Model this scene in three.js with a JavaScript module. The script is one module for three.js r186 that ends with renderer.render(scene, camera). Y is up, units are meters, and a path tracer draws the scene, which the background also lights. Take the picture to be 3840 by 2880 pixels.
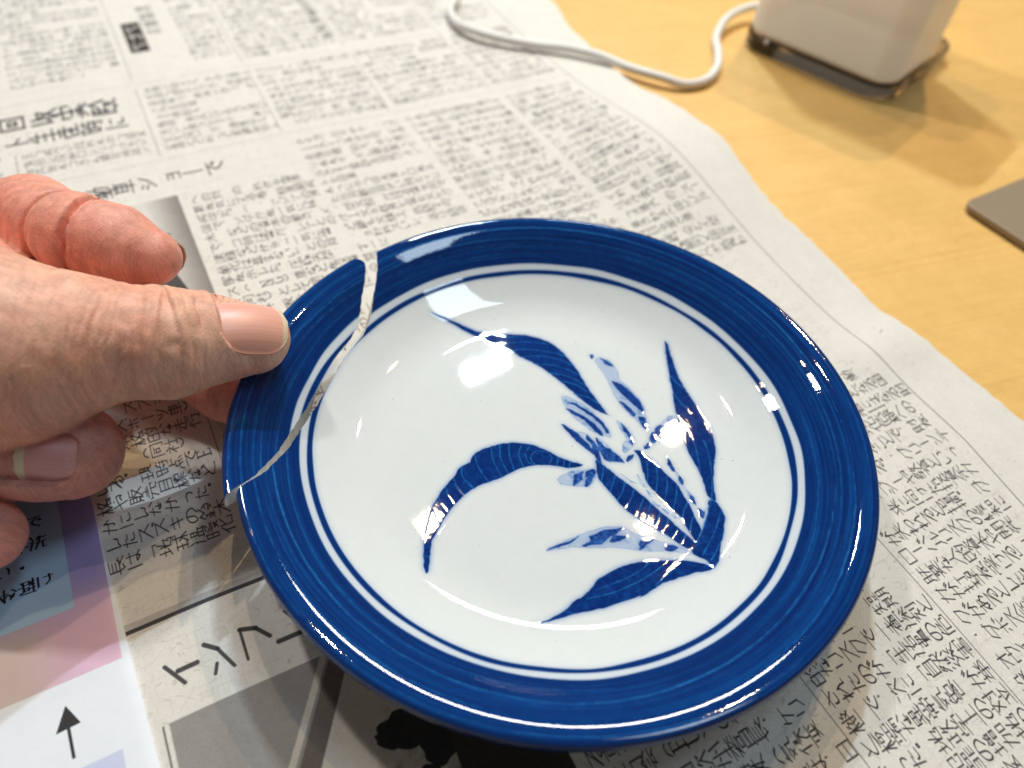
import * as THREE from 'three';
import { RectAreaLightUniformsLib } from 'three/addons/lights/RectAreaLightUniformsLib.js';
import { RoundedBoxGeometry } from 'three/addons/geometries/RoundedBoxGeometry.js';
import { mergeGeometries } from 'three/addons/utils/BufferGeometryUtils.js';
import { Brush, Evaluator, SUBTRACTION, INTERSECTION } from 'three-bvh-csg';

// ------------------------------------------------------------ camera, exposure, lamps
const scene = new THREE.Scene();
const camera = new THREE.PerspectiveCamera(55.276, 4 / 3, 0.01, 10);
camera.position.set(-0.009985, 0.1337, 0.091676);
camera.up.set(-0.09410831, 0.64590489, -0.7575952);
camera.lookAt(-0.009985, 0.1337 - 0.76097243, 0.091676 - 0.64878422);
camera.updateProjectionMatrix();
camera.focus = 0.143;
camera.userData.fStop = 10.5;
const renderer = new THREE.WebGLRenderer({ antialias: true });
renderer.toneMapping = THREE.LinearToneMapping;
renderer.toneMappingExposure = 0.98;
renderer.shadowMap.enabled = true;
RectAreaLightUniformsLib.init();
scene.background = new THREE.Color().setRGB(0.1, 0.104, 0.11);   // dim light of the room around

const mm = 0.001;
const lin = (r, g, b) => new THREE.Color().setRGB(r, g, b);
// lamps hang above and behind the table, out of the frame: a warm group and a cool group
function lamp(name, label, x, y, z, w, d, color, intensity, dir = [1, 0, 0], group) {
  const root = new THREE.Group(); root.name = name; scene.add(root);
  root.userData = { label, category: 'lamp' }; if (group) root.userData.group = group;
  const Z = new THREE.Vector3(-0.01 - x, -y, -0.03 - z).normalize(), X = new THREE.Vector3(...dir).addScaledVector(Z, -Z.dot(new THREE.Vector3(...dir))).normalize(), Y = new THREE.Vector3().crossVectors(Z, X);
  root.quaternion.setFromRotationMatrix(new THREE.Matrix4().makeBasis(X, Y, Z)); root.position.set(x, y, z);
  const housing = new THREE.Mesh(new RoundedBoxGeometry(w + 0.008, d + 0.008, 0.02, 3, 0.003), new THREE.MeshStandardMaterial({ color: 0xdddddd, roughness: 0.5 }));
  housing.name = 'housing'; housing.position.z = -0.012; root.add(housing);
  const diffuser = new THREE.Mesh(new THREE.PlaneGeometry(w, d), new THREE.MeshStandardMaterial({ color: 0xffffff, emissive: color, emissiveIntensity: 1.5 }));
  diffuser.name = 'lamp_diffuser'; root.add(diffuser);
  const l = new THREE.RectAreaLight(color, intensity, w, d); l.name = name + '_glow'; l.rotation.y = Math.PI; l.position.z = 0.003; root.add(l);
}
const WARM = lin(1, 0.74, 0.43), COOL = lin(0.66, 0.85, 1), WHITE = lin(0.97, 0.97, 0.97);
//LAMPS
lamp('warm_lamp', 'small warm white downlight behind the white device', 0.25, 0.8, -0.62, 0.014, 0.014, WARM, 3900);
lamp('warm_lamp_001', 'small warm white downlight between the panel light and the white device', 0.2, 0.8, -0.45, 0.008, 0.008, WARM, 4600);
lamp('warm_lamp_002', 'small warm white downlight above the newspaper headlines', -0.1, 0.8, -0.43, 0.011, 0.011, WARM, 3200);
lamp('cool_strip_lamp', 'short cool white strip light above the far side of the table', -0.055, 0.8, -0.72, 0.065, 0.008, COOL, 3500, [0.8, 0, -0.6]);
lamp('cool_panel_lamp', 'large cool white panel light right above the table', 0.26, 0.8, -0.12, 0.25, 0.12, COOL, 11, [0.7, 0, 0.7]);
lamp('added_lip_lamp', 'dim white light added out of view for the highlight along the plate lip', 0.09, 0.8, -0.98, 0.12, 0.06, WHITE, 60);  // unseen lamp, added to draw the bright line along the plate lip
lamp('square_lamp', 'square neutral white panel lamp above the newspaper', -0.44, 0.8, -0.4, 0.045, 0.045, WHITE, 460);
lamp('small_warm_lamp', 'tiny warm bulb lamp beside the square panel lamp', -0.41, 0.8, -0.33, 0.012, 0.012, WARM, 420);
//ENDLAMPS

// ------------------------------------------------------------ helpers
function rng(seed) { let a = seed >>> 0; return () => { a = (a + 0x6d2b79f5) | 0; let t = Math.imul(a ^ (a >>> 15), 1 | a); t = (t + Math.imul(t ^ (t >>> 7), 61 | t)) ^ t; return ((t ^ (t >>> 14)) >>> 0) / 4294967296; }; }
const hash = (x, y, z) => { let h = Math.imul(x, 374761393) ^ Math.imul(y, 668265263) ^ Math.imul(z, 2147483647 - 58); h = Math.imul(h ^ (h >>> 13), 1274126177); return ((h ^ (h >>> 16)) >>> 0) / 4294967296; };
function noise3(x, y, z) {
  const ix = Math.floor(x), iy = Math.floor(y), iz = Math.floor(z); let fx = x - ix, fy = y - iy, fz = z - iz;
  fx = fx * fx * (3 - 2 * fx); fy = fy * fy * (3 - 2 * fy); fz = fz * fz * (3 - 2 * fz);
  const l = (a, b, t) => a + (b - a) * t;
  return l(l(l(hash(ix, iy, iz), hash(ix + 1, iy, iz), fx), l(hash(ix, iy + 1, iz), hash(ix + 1, iy + 1, iz), fx), fy), l(l(hash(ix, iy, iz + 1), hash(ix + 1, iy, iz + 1), fx), l(hash(ix, iy + 1, iz + 1), hash(ix + 1, iy + 1, iz + 1), fx), fy), fz) * 2 - 1;
}
const TILE = new Float32Array(1 << 18); for (let y = 0; y < 512; y++) for (let x = 0; x < 512; x++) { const per = (a, n) => ((a % n) + n) % n; let v = 0; for (const [s, w] of [[8, 1]]) { const n = 512 / s, fx = x / s, fy = y / s, ix = Math.floor(fx), iy = Math.floor(fy); let tx = fx - ix, ty = fy - iy; tx = tx * tx * (3 - 2 * tx); ty = ty * ty * (3 - 2 * ty); const h = (a, b) => hash(per(a, n), per(b, n), 17); v += w * ((h(ix, iy) * (1 - tx) + h(ix + 1, iy) * tx) * (1 - ty) + (h(ix, iy + 1) * (1 - tx) + h(ix + 1, iy + 1) * tx) * ty); } TILE[y * 512 + x] = v * 2 - 1; }
const tile = (x, y) => TILE[((y & 511) << 9) | (x & 511)];   // cheap tiling noise, 8 pixels a lump
const smooth = (a, b, x) => { const t = Math.min(1, Math.max(0, (x - a) / (b - a))); return t * t * (3 - 2 * t); };
function canvas(w, h) { const c = document.createElement('canvas'); c.width = w; c.height = h; return c; }
function colorTex(c) { const t = new THREE.CanvasTexture(c); t.colorSpace = THREE.SRGBColorSpace; t.magFilter = THREE.LinearFilter; t.anisotropy = 8; return t; }
function dataTex(w, h, f) { const d = new Uint8Array(w * h * 4); for (let y = 0; y < h; y++) for (let x = 0; x < w; x++) { const v = f(x, y), o = (y * w + x) * 4; d[o] = d[o + 1] = d[o + 2] = Math.max(0, Math.min(255, v)); d[o + 3] = 255; } const t = new THREE.DataTexture(d, w, h); t.magFilter = THREE.LinearFilter; t.wrapS = t.wrapT = THREE.RepeatWrapping; t.needsUpdate = true; return t; }
function grain(ctx, w, h, seed, amount, coarse) {   // fibres and specks of paper, clay or wood
  const im = ctx.getImageData(0, 0, w, h), d = im.data, r = rng(seed);
  for (let y = 0; y < h; y++) for (let x = 0; x < w; x++) { const o = (y * w + x) * 4, n = (r() + r() - 1) * amount + coarse * tile(x + seed * 37, y + seed * 91) + coarse * tile((x >> 2) + seed * 53, (y >> 2) + seed * 17); d[o] += n; d[o + 1] += n; d[o + 2] += n; }
  ctx.putImageData(im, 0, 0);
}
const P = (o, shadow = true) => { o.castShadow = o.receiveShadow = shadow; return o; };
function part(name, geometry, material, parent) { const m = P(new THREE.Mesh(geometry, material)); m.name = name; (parent ?? scene).add(m); return m; }
function thing(name, label, category, group) { const g = new THREE.Group(); g.name = name; scene.add(g); g.userData = { label, category }; if (group) g.userData.group = group; return g; }
// the page's own axes on the table: s runs along the lines of type, t from line to line (millimetres)
const US = Math.cos(-31.9 * Math.PI / 180), UZ = Math.sin(-31.9 * Math.PI / 180);
const page = (s, t) => [(s * US - t * UZ) * mm, (s * UZ + t * US) * mm];

// ------------------------------------------------------------ lettering
// stroke glyphs on a 0..9 grid: a word is one stroke given as xy digit pairs, ~ marks a brush curve, @ places another glyph in the box x0 y0 x1 y1
const GLYPHS = {
の: '~52472816235283967869', い: '~12152847 ~728386', う: '3161 ~2464756739', え: '3151 ~2363184757898', お: '0454 3139 ~3915275577857668 7294', あ: '1272 4148 ~73553826173464758678',
か: '~0464635848 3119 6285', が: '~0464635848 3119 6285 7082 8092', き: '1272 1474 3076 ~17284878', く: '71258 9 7115 1579', け: '1218 4393 ~727658', こ: '~22627 ~16283888', さ: '1393 3176 ~25273868',
し: '~313639587886', す: '0292 5156 ~56374856 5649', た: '1363 3129 5484 ~46475888', だ: '1363 3129 5484 ~46475888 7081 8191', っ: '~2555767869', つ: '~1363858769', て: '0292 ~7245466889', で: '0292 ~7245466889 7485 8495',
と: '3144 ~824426278999', ど: '3144 ~824426278999 7082 8092', な: '1363 4127 7193 ~65687858475787', に: '1119 4383 ~46475888', は: '1119 3393 7177 ~776958476799', へ: '053297', ま: '1272 1565 5057 ~57493857 5788', も: '~4146587876 2363 2565',
や: '~0583867556 2149 5161', ら: '3153 ~2336647667 6739', り: '2126 ~71757749', る: '1181 8117 ~17748688594867', れ: '2129 0333 3317 ~1763627578 7898', わ: '2129 0333 3317 ~1764848759', を: '1373 4117 ~17446567 ~8447488899', ん: '4118 ~1845587898', よ: '5262 5057 ~57384857 5788',
ア: '128264 4539', イ: '7125 5459', ウ: '5053 1282 1215 827649', ン: '1334 186582', フ: '12827649', レ: '212985', ス: '12827319 6598', ズ: '12827319 6598 7081 8091', キ: '1383 1676 4159', ク: '3115 31817549', グ: '3115 31817549 8091 7080', リ: '2126 717749', ロ: '1181881811', ー: '5159',
バ: '3318 6398 7082 8092', ル: '313619 616895', ボ: '1383 4148 2617 6578 7081 8091', ポ: '1383 4148 2617 6578 8091', ダ: '3115 31817549 2565 8091', オ: '1383 6169 6318', シ: '1233 0435 186582', ジ: '1233 0435 186582 7081 8091', ツ: '1235 4245 826639', ョ: '3474 7479 3979 3676', テ: '2272 0494 5449', ケ: '2115 1383 5339', ト: '3139 3476', コ: '128288 1888', エ: '1272 4248 0898', セ: '0393 3138 3898', マ: '128245 2467', メ: '8119 2368', カ: '13838269 4119',
'「': '278789', '」': '202282', '、': '~71729', '。': '~7181827271', '（': '~28466688', '）': '~21436381',
口: '1181881811', 日: '2181892921 2585', 目: '2181892921 2484 2686', 田: '1181881811 1585 5158', 月: '313719 318189 3484 3686', 木: '0393 5059 5309 5399', 氵: '2052 1444 1963', 扌: '0393 5059 1786', 言: '3050 0292 1484 1686 2888 2829 8889', 糸: '512444 6425 1676 5159 2718 7798', 攵: '3114 2382 6219 3599', 又: '1282 8219 2399', 貝: '2181872721 2383 2585 4719 5799', 車: '1181 2272762622 2474 0898 5059', 王: '1181 1585 0999 5159', 金: '5013 5093 2474 1676 5459 2738 7768 0999', 禾: '6122 0494 5159 5418 5498', 辶: '2133 0434 3437 ~37189999',
短: '1103 0242 2127 0545 2609 2648 5191 6383856563 6768 8778 5999', 期: '0242 1116 4146 1343 1444 0646 1709 3749 @月5099', 的: '3112 0242490902 0545 7053 629288 8869 6476', 一: '0595', 番: '7121 0393 5056 5317 5387 @田2599', 深: '@氵0029 4143 4191 9192 5445 7485 3696 6569 6639 6699', 刻: '3032 0252 3214 1444 4419 4758 3648 6266 818979',
生: '3113 2383 1676 0999 5059', 活: '@氵0029 8141 3494 6146 @口4699', 費: '2171 7173 2373 2325 2585 8586 4047 6147 @貝2599', 危: '3013 2171 7153 1393 1319 3585 8587 3539 3999 9997', 機: '@木0039 4132 3253 5345 8172 7293 9385 3696 6069 4659 7497', 次: '1132 0829 6143 4292 9284 6439 6499', 自: '4032 2282892922 2484 2686', 然: '2113 2141 4106 2233 5393 7049 7396 9092 1809 3739 5759 7789', 災: '210324 513354 816384 5467 5419 5499 2536 7566', 害: '5051 1113 1191 9193 2373 2575 0696 5256 @口2799',
極: '@木0039 3191 4345 4363 6365 4565 8142 7384 8467 3999', 端: '2021 0242 1315 3334 0747 4142 4292 9192 6062 3494 6446 4649 4696 9699 6668 7678', 異: '@田1084 3447 6467 1686 0898 3819 6889', 常: '5052 2132 8173 1315 1393 9395 @口3467 2628 2686 8688 5659', 気: '3113 2282 2373 1575 7578 7899 2648 5628', 象: '3012 2162 6142 1383862613 4346 2617 ~46687949 4718 5829 6799', 挙: '2123 5052 8163 0393 3316 6396 2575 0797 5459 5949',
地: '0434 2127 0846 5258 5899 9997 4594 9487 7057', 政: '0141 3138 3444 1418 0848 @攵5099', 学: '2123 5052 8163 1315 1393 9395 3565 6547 0797 5759 5949', 上: '5059 5484 0999', 対: '3031 0252 4219 1348 5393 8089 8969 6475', 立: '5052 1383 3347 7357 0898', 犯: '3115 ~2145394919 3519 5191 9195 9575 5158 5899 9997', 罪: '1181831311 3133 6163 4549 6569 1545 1747 0949 6595 6797 6999', 増: '0333 2128 0847 5162 8172 @田4295 @日5699', 加: '0353 534838 3109 @口6298',
教: '1141 3013 0444 5106 1646 4638 3839 0848 @攵5099', 育: '5051 0292 4224 2474 6285 @月2599', 来: '1282 2335 7365 0696 5059 5619 5699', 向: '5031 1219 1292 9298 9878 @口3477', 投: '@扌0039 5053 5080 8083 8393 @又4499', 資: '1021 0434 5042 4191 9182 6245 6295 @貝2599', 余: '5004 5094 2474 1676 5459 5949 2718 7798', 力: '13838269 4119', 失: '3113 2383 0595 5055 5519 5599', 指: '@扌0039 9052 5054 5494 9492 @日5699', 摘: '@扌0039 6061 4191 5262 7263 4349 4393 9399 5575 6457 @口5678',
緩: '@糸0039 9051 4263 8172 4494 5595 @又5699', 和: '@禾0059 @口6398', 肝: '@月0049 5292 4595 7259', 要: '0191 2272742422 3134 6164 0696 4427 2789 7519', 人: '5054 5409 5499', 本: '0393 5059 5308 5398 3777', 開: '1119 1141 4144 1444 1242 6191 9199 6164 6494 6292 2575 2777 4439 6569', 発: '1243 4205 5153 7162 9173 3575 0696 3519 6568 6899', 打: '@扌0039 5292 7279 7959', 撃: '0141 1232 1434 2125 0545 6153 6181 8184 @又5385 2676 0888 5559 5949', 受: '7112 1222 5253 8273 0405 0494 9495 @又2599', 会: '5004 5094 3464 1696 4638 3878 6789', 議: '@言0039 5162 8172 4393 4595 3797 6169 7279 9588', 段: '3021 1118 1343 1646 0848 6153 6181 8184 8494 @又5599', 財: '@貝0049 5393 8189 8969 7356',
欧: '0141 0109 0949 1337 3317 6153 5292 9283 7349 7499', 州: '2119 5159 8199 0424 3445 6475', 委: '6021 0393 5055 5315 5395 0797 4628 2889 7519', 員: '3070723230 2383882823 2585 2686 3819 6889', 長: '2026 2080 2272 2474 0696 2639 3958 8567 5699', 特: '1013 0343 2129 0747 5292 7154 4494 4696 8489 8969 5667', 使: '3104 2329 4292 @口4356 7168 7039 4599', 候: '3104 2329 5161 6163 4494 6153 5595 7559 7599', 変: '5052 0292 4347 6367 2325 7385 @又2699',
格: '@木0039 6143 5181 8139 4499 @口5699', 走: '2272 5054 0494 5458 5686 3518 ~28499999', 行: '3112 4204 2429 5191 4494 8489 8969', 同: '1119 1191 9199 9979 3373 @口3467', 社: '2132 0343 4307 2529 3546 5494 7179 5999', 現: '0141 0545 0848 2128 @目5086 6647 7688 8898', 時: '0131381801 0434 5292 7154 4494 4696 8489 8969 5667', 点: '4044 4282 @口2467 1709 3749 5769 7789', 販: '@貝0049 5191 5139 5393 9349 5499', 売: '2272 5053 1383 0504 0595 9596 3519 6568 6899', 標: '@木0039 4191 4292945442 6153 7154 4575 3696 6669 5748 7798', 鈴: '@金0049 7043 7295 6484 5696 9678 6678', 球: '@王0148 4292 7079 8091 5465 7549 7599', 温: '@氵0029 @日4175 4696 4649 6669 8689 3999', 暖: '@日0038 9051 4263 8172 4494 5595 @又5699', 化: '4105 2329 9154 5158 5899 9996',
回: '@口0099 @口3366', 収: '1117 1736 4149 @又4199', 実: '5051 1113 1191 9193 2474 2676 0797 5257 5719 5799', 験: '0108 0141 2126 0343 0545 0838 3849 7043 7195 @口5577 6849 6899', 産: '5052 1282 3344 6354 0494 0419 3676 2777 2999 6459', 動: '5021 0343 1444461614 3139 0747 0949 5383 8378 7859 7049', 課: '@言0039 @田4195 3696 6659 6649 6699', 題: '@日0145 0545 2528 ~08289999 5191 7162 @貝5298', 電: '1181 0203 0293 9395 5055 2434 6474 @田1698 5889', 進: '2133 0434 3437 ~37189999 4132 3238 3292 3484 3686 6168 3898', 見: '2181872721 2383 2585 3719 6769 6999', 解: '3012 1141 1129 1343 1545 4149 5191 9183 6155 5666 5797 7459', 示: '2272 0494 5459 5949 2618 7698', 圧: '1191 1109 5257 3585 2999', 縮: '@糸0039 6061 4142 4191 9192 5343 5499 @日5699', 天: '1282 0595 5255 5519 5599', 手: '6122 2373 0696 5259 5949', 洗: '@氵0039 5143 4292 6155 3595 5539 7579 7999', 避: '2133 0434 3437 ~37189999 3161 6163 3363 3137 @口3567 8081 6292 7273 6494 6696 8188',
国: '@口0099 3373 3575 2777 5357', 年: '3012 2181 2474 0696 3436 5059', 大: '0393 5053 5319 5399', 中: '1282 1216 8286 1686 5059', 東: '1181 @日1286 5059 5718 5788', 京: '5051 0292 @口2475 5559 3718 7798', 新: '2021 0242 1323 3323 0444 0545 2329 1618 4648 8162 6269 6494 8489', 聞: '1119 1141 4144 1444 6191 9199 6164 6494 2575 3539 6569 3767', 市: '5051 0292 2428 2484 8487 5259', 者: '1262 4146 7107 0494 @日2599', 前: '2132 7162 0393 1419 1444 4449 1646 6467 848979', 後: '3112 4204 2429 6143 6374 7455 5494 6548 @又4599', 経: '@糸0039 5191 9146 4599 5777 7559 4999', 業: '3033 6063 1122 8172 0393 3445 6455 1555 0797 5459 5718 5788', 用: '1117 1709 1181 8189 1383 1585 5159', 高: '5051 0191 3262 3264 1515 1595 9599 1519 3777', 界: '@田1085 5427 5487 3619 6669',
};

const KEYS = Object.keys(GLYPHS).filter((k) => k.length === 1 && !'「」、。（）氵扌攵辶'.includes(k));
function strokesOf(ch, x0 = 0, y0 = 0, x1 = 9, y1 = 9, out = []) {
  const def = GLYPHS[ch]; if (!def) return out;
  for (const word of def.split(' ')) {
    if (word[0] === '@') { const k = [...word]; const w = (i, lo, hi) => lo + (hi - lo) * (+k[i]) / 9; strokesOf(k[1], w(2, x0, x1), w(3, y0, y1), w(4, x0, x1), w(5, y0, y1), out); continue; }
    const curve = word[0] === '~', d = curve ? word.slice(1) : word, pts = [];
    for (let i = 0; i + 1 < d.length; i += 2) pts.push([x0 + (x1 - x0) * (+d[i]) / 9, y0 + (y1 - y0) * (+d[i + 1]) / 9]);
    if (pts.length > 1) out.push({ curve, pts });
  }
  return out;
}
const glyphCache = new Map();
function glyphPoints(ch) {
  if (glyphCache.has(ch)) return glyphCache.get(ch);
  const out = strokesOf(ch).map(({ curve, pts }) => {
    if (!curve || pts.length < 3) return pts;
    const c = new THREE.CatmullRomCurve3(pts.map((p) => new THREE.Vector3(p[0], p[1], 0)));
    return c.getPoints(pts.length * 4).map((p) => [p.x, p.y]);
  });
  glyphCache.set(ch, out); return out;
}
// put(gx, gy) turns the 0..9 grid into canvas pixels; heavy verticals and light horizontals as in a newspaper face
function drawGlyph(ctx, ch, put, em, bold, latin) {
  if (/[A-Z0-9]/.test(ch)) { latin(ch); return; }
  for (const pts of glyphPoints(ch)) for (let i = 0; i + 1 < pts.length; i++) {
    const [ax, ay] = pts[i], [bx, by] = pts[i + 1], a = put(ax, ay), b = put(bx, by), flat = Math.abs(bx - ax) / (Math.hypot(bx - ax, by - ay) + 1e-6);
    ctx.lineWidth = em * bold * (0.1 - 0.045 * flat ** 3);
    ctx.beginPath(); ctx.moveTo(a[0], a[1]); ctx.lineTo(b[0], b[1]); ctx.stroke();
  }
}

// ------------------------------------------------------------ table
{
  const c = canvas(2048, 2048), x = c.getContext('2d'), r = rng(11);
  x.fillStyle = 'rgb(226,182,108)'; x.fillRect(0, 0, 2048, 2048);
  for (let i = 0; i < 5200; i++) { const y = r() * 2048, l = 40 + r() * 420, x0 = r() * 2300 - 200, d = r(); x.strokeStyle = d < 0.5 ? `rgba(196,140,62,${0.03 + r() * 0.09})` : `rgba(240,196,120,${0.03 + r() * 0.1})`; x.lineWidth = 0.8 + r() * 3.2; x.beginPath(); x.moveTo(x0, y); x.bezierCurveTo(x0 + l / 3, y + (r() - 0.5) * 8, x0 + l * 0.66, y + (r() - 0.5) * 8, x0 + l, y + (r() - 0.5) * 6); x.stroke(); }
  for (let i = 0; i < 60; i++) { const px = r() * 2048, py = r() * 2048, w = 60 + r() * 260; x.strokeStyle = `rgba(178,122,50,${0.04 + r() * 0.06})`; for (let k = 0; k < 5; k++) { x.lineWidth = 1.5 + r() * 2; x.beginPath(); x.ellipse(px, py, w + k * 14, 9 + k * 7, (r() - 0.5) * 0.2, 0, Math.PI * (1 + r())); x.stroke(); } }
  grain(x, 2048, 2048, 3, 7, 3);
  const map = colorTex(c); map.wrapS = map.wrapT = THREE.RepeatWrapping; map.repeat.set(2.2, 2.2); map.rotation = 0.5;
  const top = part('table_top', new RoundedBoxGeometry(1.3, 0.028, 0.95, 4, 0.006), new THREE.MeshPhysicalMaterial({ map, roughness: 0.42, bumpMap: map, bumpScale: 0.00005 }));
  top.position.set(0, -0.0144, -0.14); top.userData = { kind: 'structure', label: 'pale yellow wooden table top', category: 'table' };
}

// ------------------------------------------------------------ newspaper
const EDGE = [[-320, 122], [-211, 120.8], [-176, 113.9], [-152, 111.9], [-128, 109.8], [-115, 110.5], [-97, 109.8], [-86.5, 110.8], [-71, 109.6], [-58, 108.2], [-45.7, 107.4], [-35.5, 108.6], [-24.6, 109], [-15, 108.2], [-4.7, 107], [4.8, 108.3], [10.9, 109.6], [17.9, 109.1], [22.2, 109.9], [31.3, 110.1], [39.2, 110.1], [160, 110.5]];
const along = (table, t) => { let i = 0; while (i < table.length - 2 && table[i + 1][0] < t) i++; const [a, u] = table[i], [b, v] = table[i + 1]; return u + (v - u) * smooth(a, b, t); };
const lift = (s, t) => {
  const free = smooth(58, 80, Math.hypot(s, t));
  const hump = 7.6 * Math.exp(-(((t + 88) / 40) ** 2)) * smooth(52, 96, s) + 1.6 * Math.exp(-(((t - 6) / 9) ** 2)) * smooth(78, 94, s) * smooth(120, 98, s);
  return hump + free * (0.35 + 0.35 * noise3(s / 23, t / 31, 4)) * smooth(-95, -70, s) ;
};
{
  const T = [[-300, 2048], [-44, 2048]], K = 8, S0 = -136, ink = 'rgba(40,38,40,0.84)', r = rng(5);
  const maps = T.map(([t0], tile) => {
    const c = canvas(2048, 2048), x = c.getContext('2d');
    const X = (s) => (s - S0) * K, Y = (t) => (t - t0) * K;
    x.fillStyle = 'rgb(216,212,203)'; x.fillRect(0, 0, 2048, 2048);
    x.lineCap = 'round'; x.lineJoin = 'round';
    const body = (str, s, t, pitch = 2.96, wide = 3.75, bold = 1, color = ink, flip = 1) => {   // a line of vertical type: glyph tops point to -s
      if (t < t0 - 12 || t > t0 + 268) return;
      x.strokeStyle = x.fillStyle = color; let k = 0;
      for (const ch of str) {
        const sc = s + (k + 0.5) * pitch, h = pitch * 0.93 / 9, w = wide * 1.07 / 9; k++;
        if (ch === '　') continue;
        drawGlyph(x, ch, (gx, gy) => [X(sc + (gy - 4.5) * h), Y(t - flip * (gx - 4.5) * w)], pitch * K * 1.05, bold, (q) => { x.save(); x.translate(X(sc), Y(t)); x.rotate(-Math.PI / 2); x.font = `${wide * K * 1.12}px serif`; x.textAlign = 'center'; x.textBaseline = 'middle'; x.fillText(q, 0, 0); x.restore(); });
      }
    };
    const fake = (n) => { let o = ''; for (let i = 0; i < n; i++) { const q = r(); o += q < 0.035 ? '、' : q < 0.06 ? '。' : q < 0.085 ? '　' : KEYS[Math.floor(r() * KEYS.length * (r() < 0.5 ? 0.42 : 1))]; } return o; };
    const block = (s, chars, ta, tb, pitch, wide, step, bold = 1) => { for (let t = ta; t <= tb; t += step) { const n = r() < 0.12 ? Math.floor(chars * (0.25 + r() * 0.6)) : chars; const f = fake(n); body(f, s, t, pitch, wide, bold); } };
    const rule = (s0, a, s1, b, w = 0.16, col = 'rgba(70,66,66,0.85)') => { x.strokeStyle = col; x.lineWidth = w * K; x.beginPath(); x.moveTo(X(s0), Y(a)); x.lineTo(X(s1), Y(b)); x.stroke(); };
    // print of the other side showing faintly through
    for (let t = -298; t < 150; t += 5.1) body(fake(60), -134, t + 2, 3.7, 3.6, 0.9, 'rgba(120,112,104,0.075)', -1);
    // far part of the page
    for (const s of [-126, -90, -50.4, -12.8, 25.4, 63.4]) {
      if (s < -52) block(s, s === -126 ? 11 : 12, -296, s < -100 ? -202 : -208, 2.96, 3.45, 4.75, 0.85);
      else if (s === -50.4) { block(s + 20, 5, -296, -206, 2.96, 3.45, 4.75, 0.85); }
      else block(s, s > 60 ? 9 : 12, -296, -202, 2.96, 3.45, 4.75, 0.85);
      if (s > -52) block(s, s > 60 ? 9 : 12, -193, -153, 2.96, 3.45, 4.75, 0.85);
      if (s > -20) block(s, s > 60 ? 9 : 12, -143, s > 20 ? -40 : -28, 2.96, 3.45, 4.75, 0.88);
    }
    block(-134, 13, -196, -150, 2.96, 3.45, 4.75, 0.85); block(-90, 12, -166, -152, 2.96, 3.45, 4.75, 0.85);
    rule(-52.4, -296, -52.4, -201); rule(-52.5, -195, -52.6, -151); rule(-14.4, -296, -14.4, -201); rule(-14.4, -195, -15, -151); rule(24, -296, 24, -201); rule(24.5, -195, 22.3, -151); rule(62, -296, 61.5, -151); rule(-136, -198, 96, -198, 0.2, 'rgba(120,112,104,0.5)'); rule(-136, -149.3, 96, -149.3, 0.2, 'rgba(120,112,104,0.5)'); rule(-91.5, -168, -91.5, -151);
    body('回収実験', -95.4, -186.6, 9.0, 8.4, 1.3); body('ト生産時に', -94.4, -175.3, 7.2, 6.6, 1.25);
    body('動車ショーで', -75.2, -138.6, 6.5, 6.6, 1.05);
    // title block with white letters on black, and a small heading
    x.fillStyle = 'rgba(40,34,32,0.92)'; x.fillRect(X(-49.2), Y(-246), 6.6 * K, 25 * K);
    x.strokeStyle = 'rgba(225,220,210,0.9)'; for (const [t, ch] of [[-241, 'ア'], [-233.5, 'セ'], [-226, 'ア']]) drawGlyph(x, ch, (gx, gy) => [X(-45.9 + (gy - 4.5) * 0.6), Y(t + (gx - 4.5) * 0.66)], 44, 1.5);
    body('東京', -41.8, -257, 2.9, 5, 1.3); body('新聞', -41.8, -250, 2.9, 5, 1.3); body('経業', -41.8, -243, 2.9, 5, 1.3); body('市高', -41.2, -236, 2.6, 4, 1.2);
    for (let i = 0; i < 6; i++) body('中国経界後者'[i], 18.4, -246 + i * 7, 4.4, 5.4, 1);
    // picture beside the finger: a standing figure before a pale wall
    const g = x.createLinearGradient(X(-86), 0, X(-52), 0); g.addColorStop(0, 'rgb(150,146,140)'); g.addColorStop(0.35, 'rgb(196,192,184)'); g.addColorStop(0.72, 'rgb(206,202,195)'); g.addColorStop(1, 'rgb(122,116,110)');
    x.fillStyle = g; x.fillRect(X(-88), Y(-129), 35.8 * K, 56 * K);
    x.fillStyle = 'rgba(52,48,46,0.92)'; x.beginPath(); x.moveTo(X(-70), Y(-73)); for (const [s, t] of [[-72, -98], [-70, -104], [-66, -108], [-64, -112], [-61.5, -113.5], [-59.5, -111.5], [-60, -108], [-63, -103], [-60, -98], [-58, -88], [-58.4, -73]]) x.lineTo(X(s), Y(t)); x.fill();
    x.fillStyle = 'rgba(40,38,36,0.9)'; x.beginPath(); x.moveTo(X(-66), Y(-108)); for (const [s, t] of [[-61, -113], [-57.6, -112.2], [-57.8, -110.8], [-60, -110.8], [-57.8, -108.4], [-58.6, -107.6], [-61.5, -109]]) x.lineTo(X(s), Y(t)); x.fill();
    x.fillStyle = 'rgba(225,222,216,0.7)'; x.fillRect(X(-67), Y(-92), 3.2 * K, 20 * K);
    // body type beside the picture, down to the plate
    ['への対応の遅れから電車需', '要を気にする者、新車開発', '発中だ。一方、アジアの界', '国で、ンダ力を一気に経済', '木材などの資本の動き、メ', 'で、コ時は電力、レアとの', '課題などから「一気に電', '動化は進まない」との見', '解を示した。圧縮天然ガ', 'ス（ＣNG）車などを投資', '（同社）として開発中の生', '産車は、販売時点で会議に', '向けた費用を投資する。', 'した時点ではなかった一', '方で、経済界は新車の中'].forEach((q, i) => body(q, -49.6, -124.6 + i * 4.78, 2.96, 3.65, 0.9));
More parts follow.
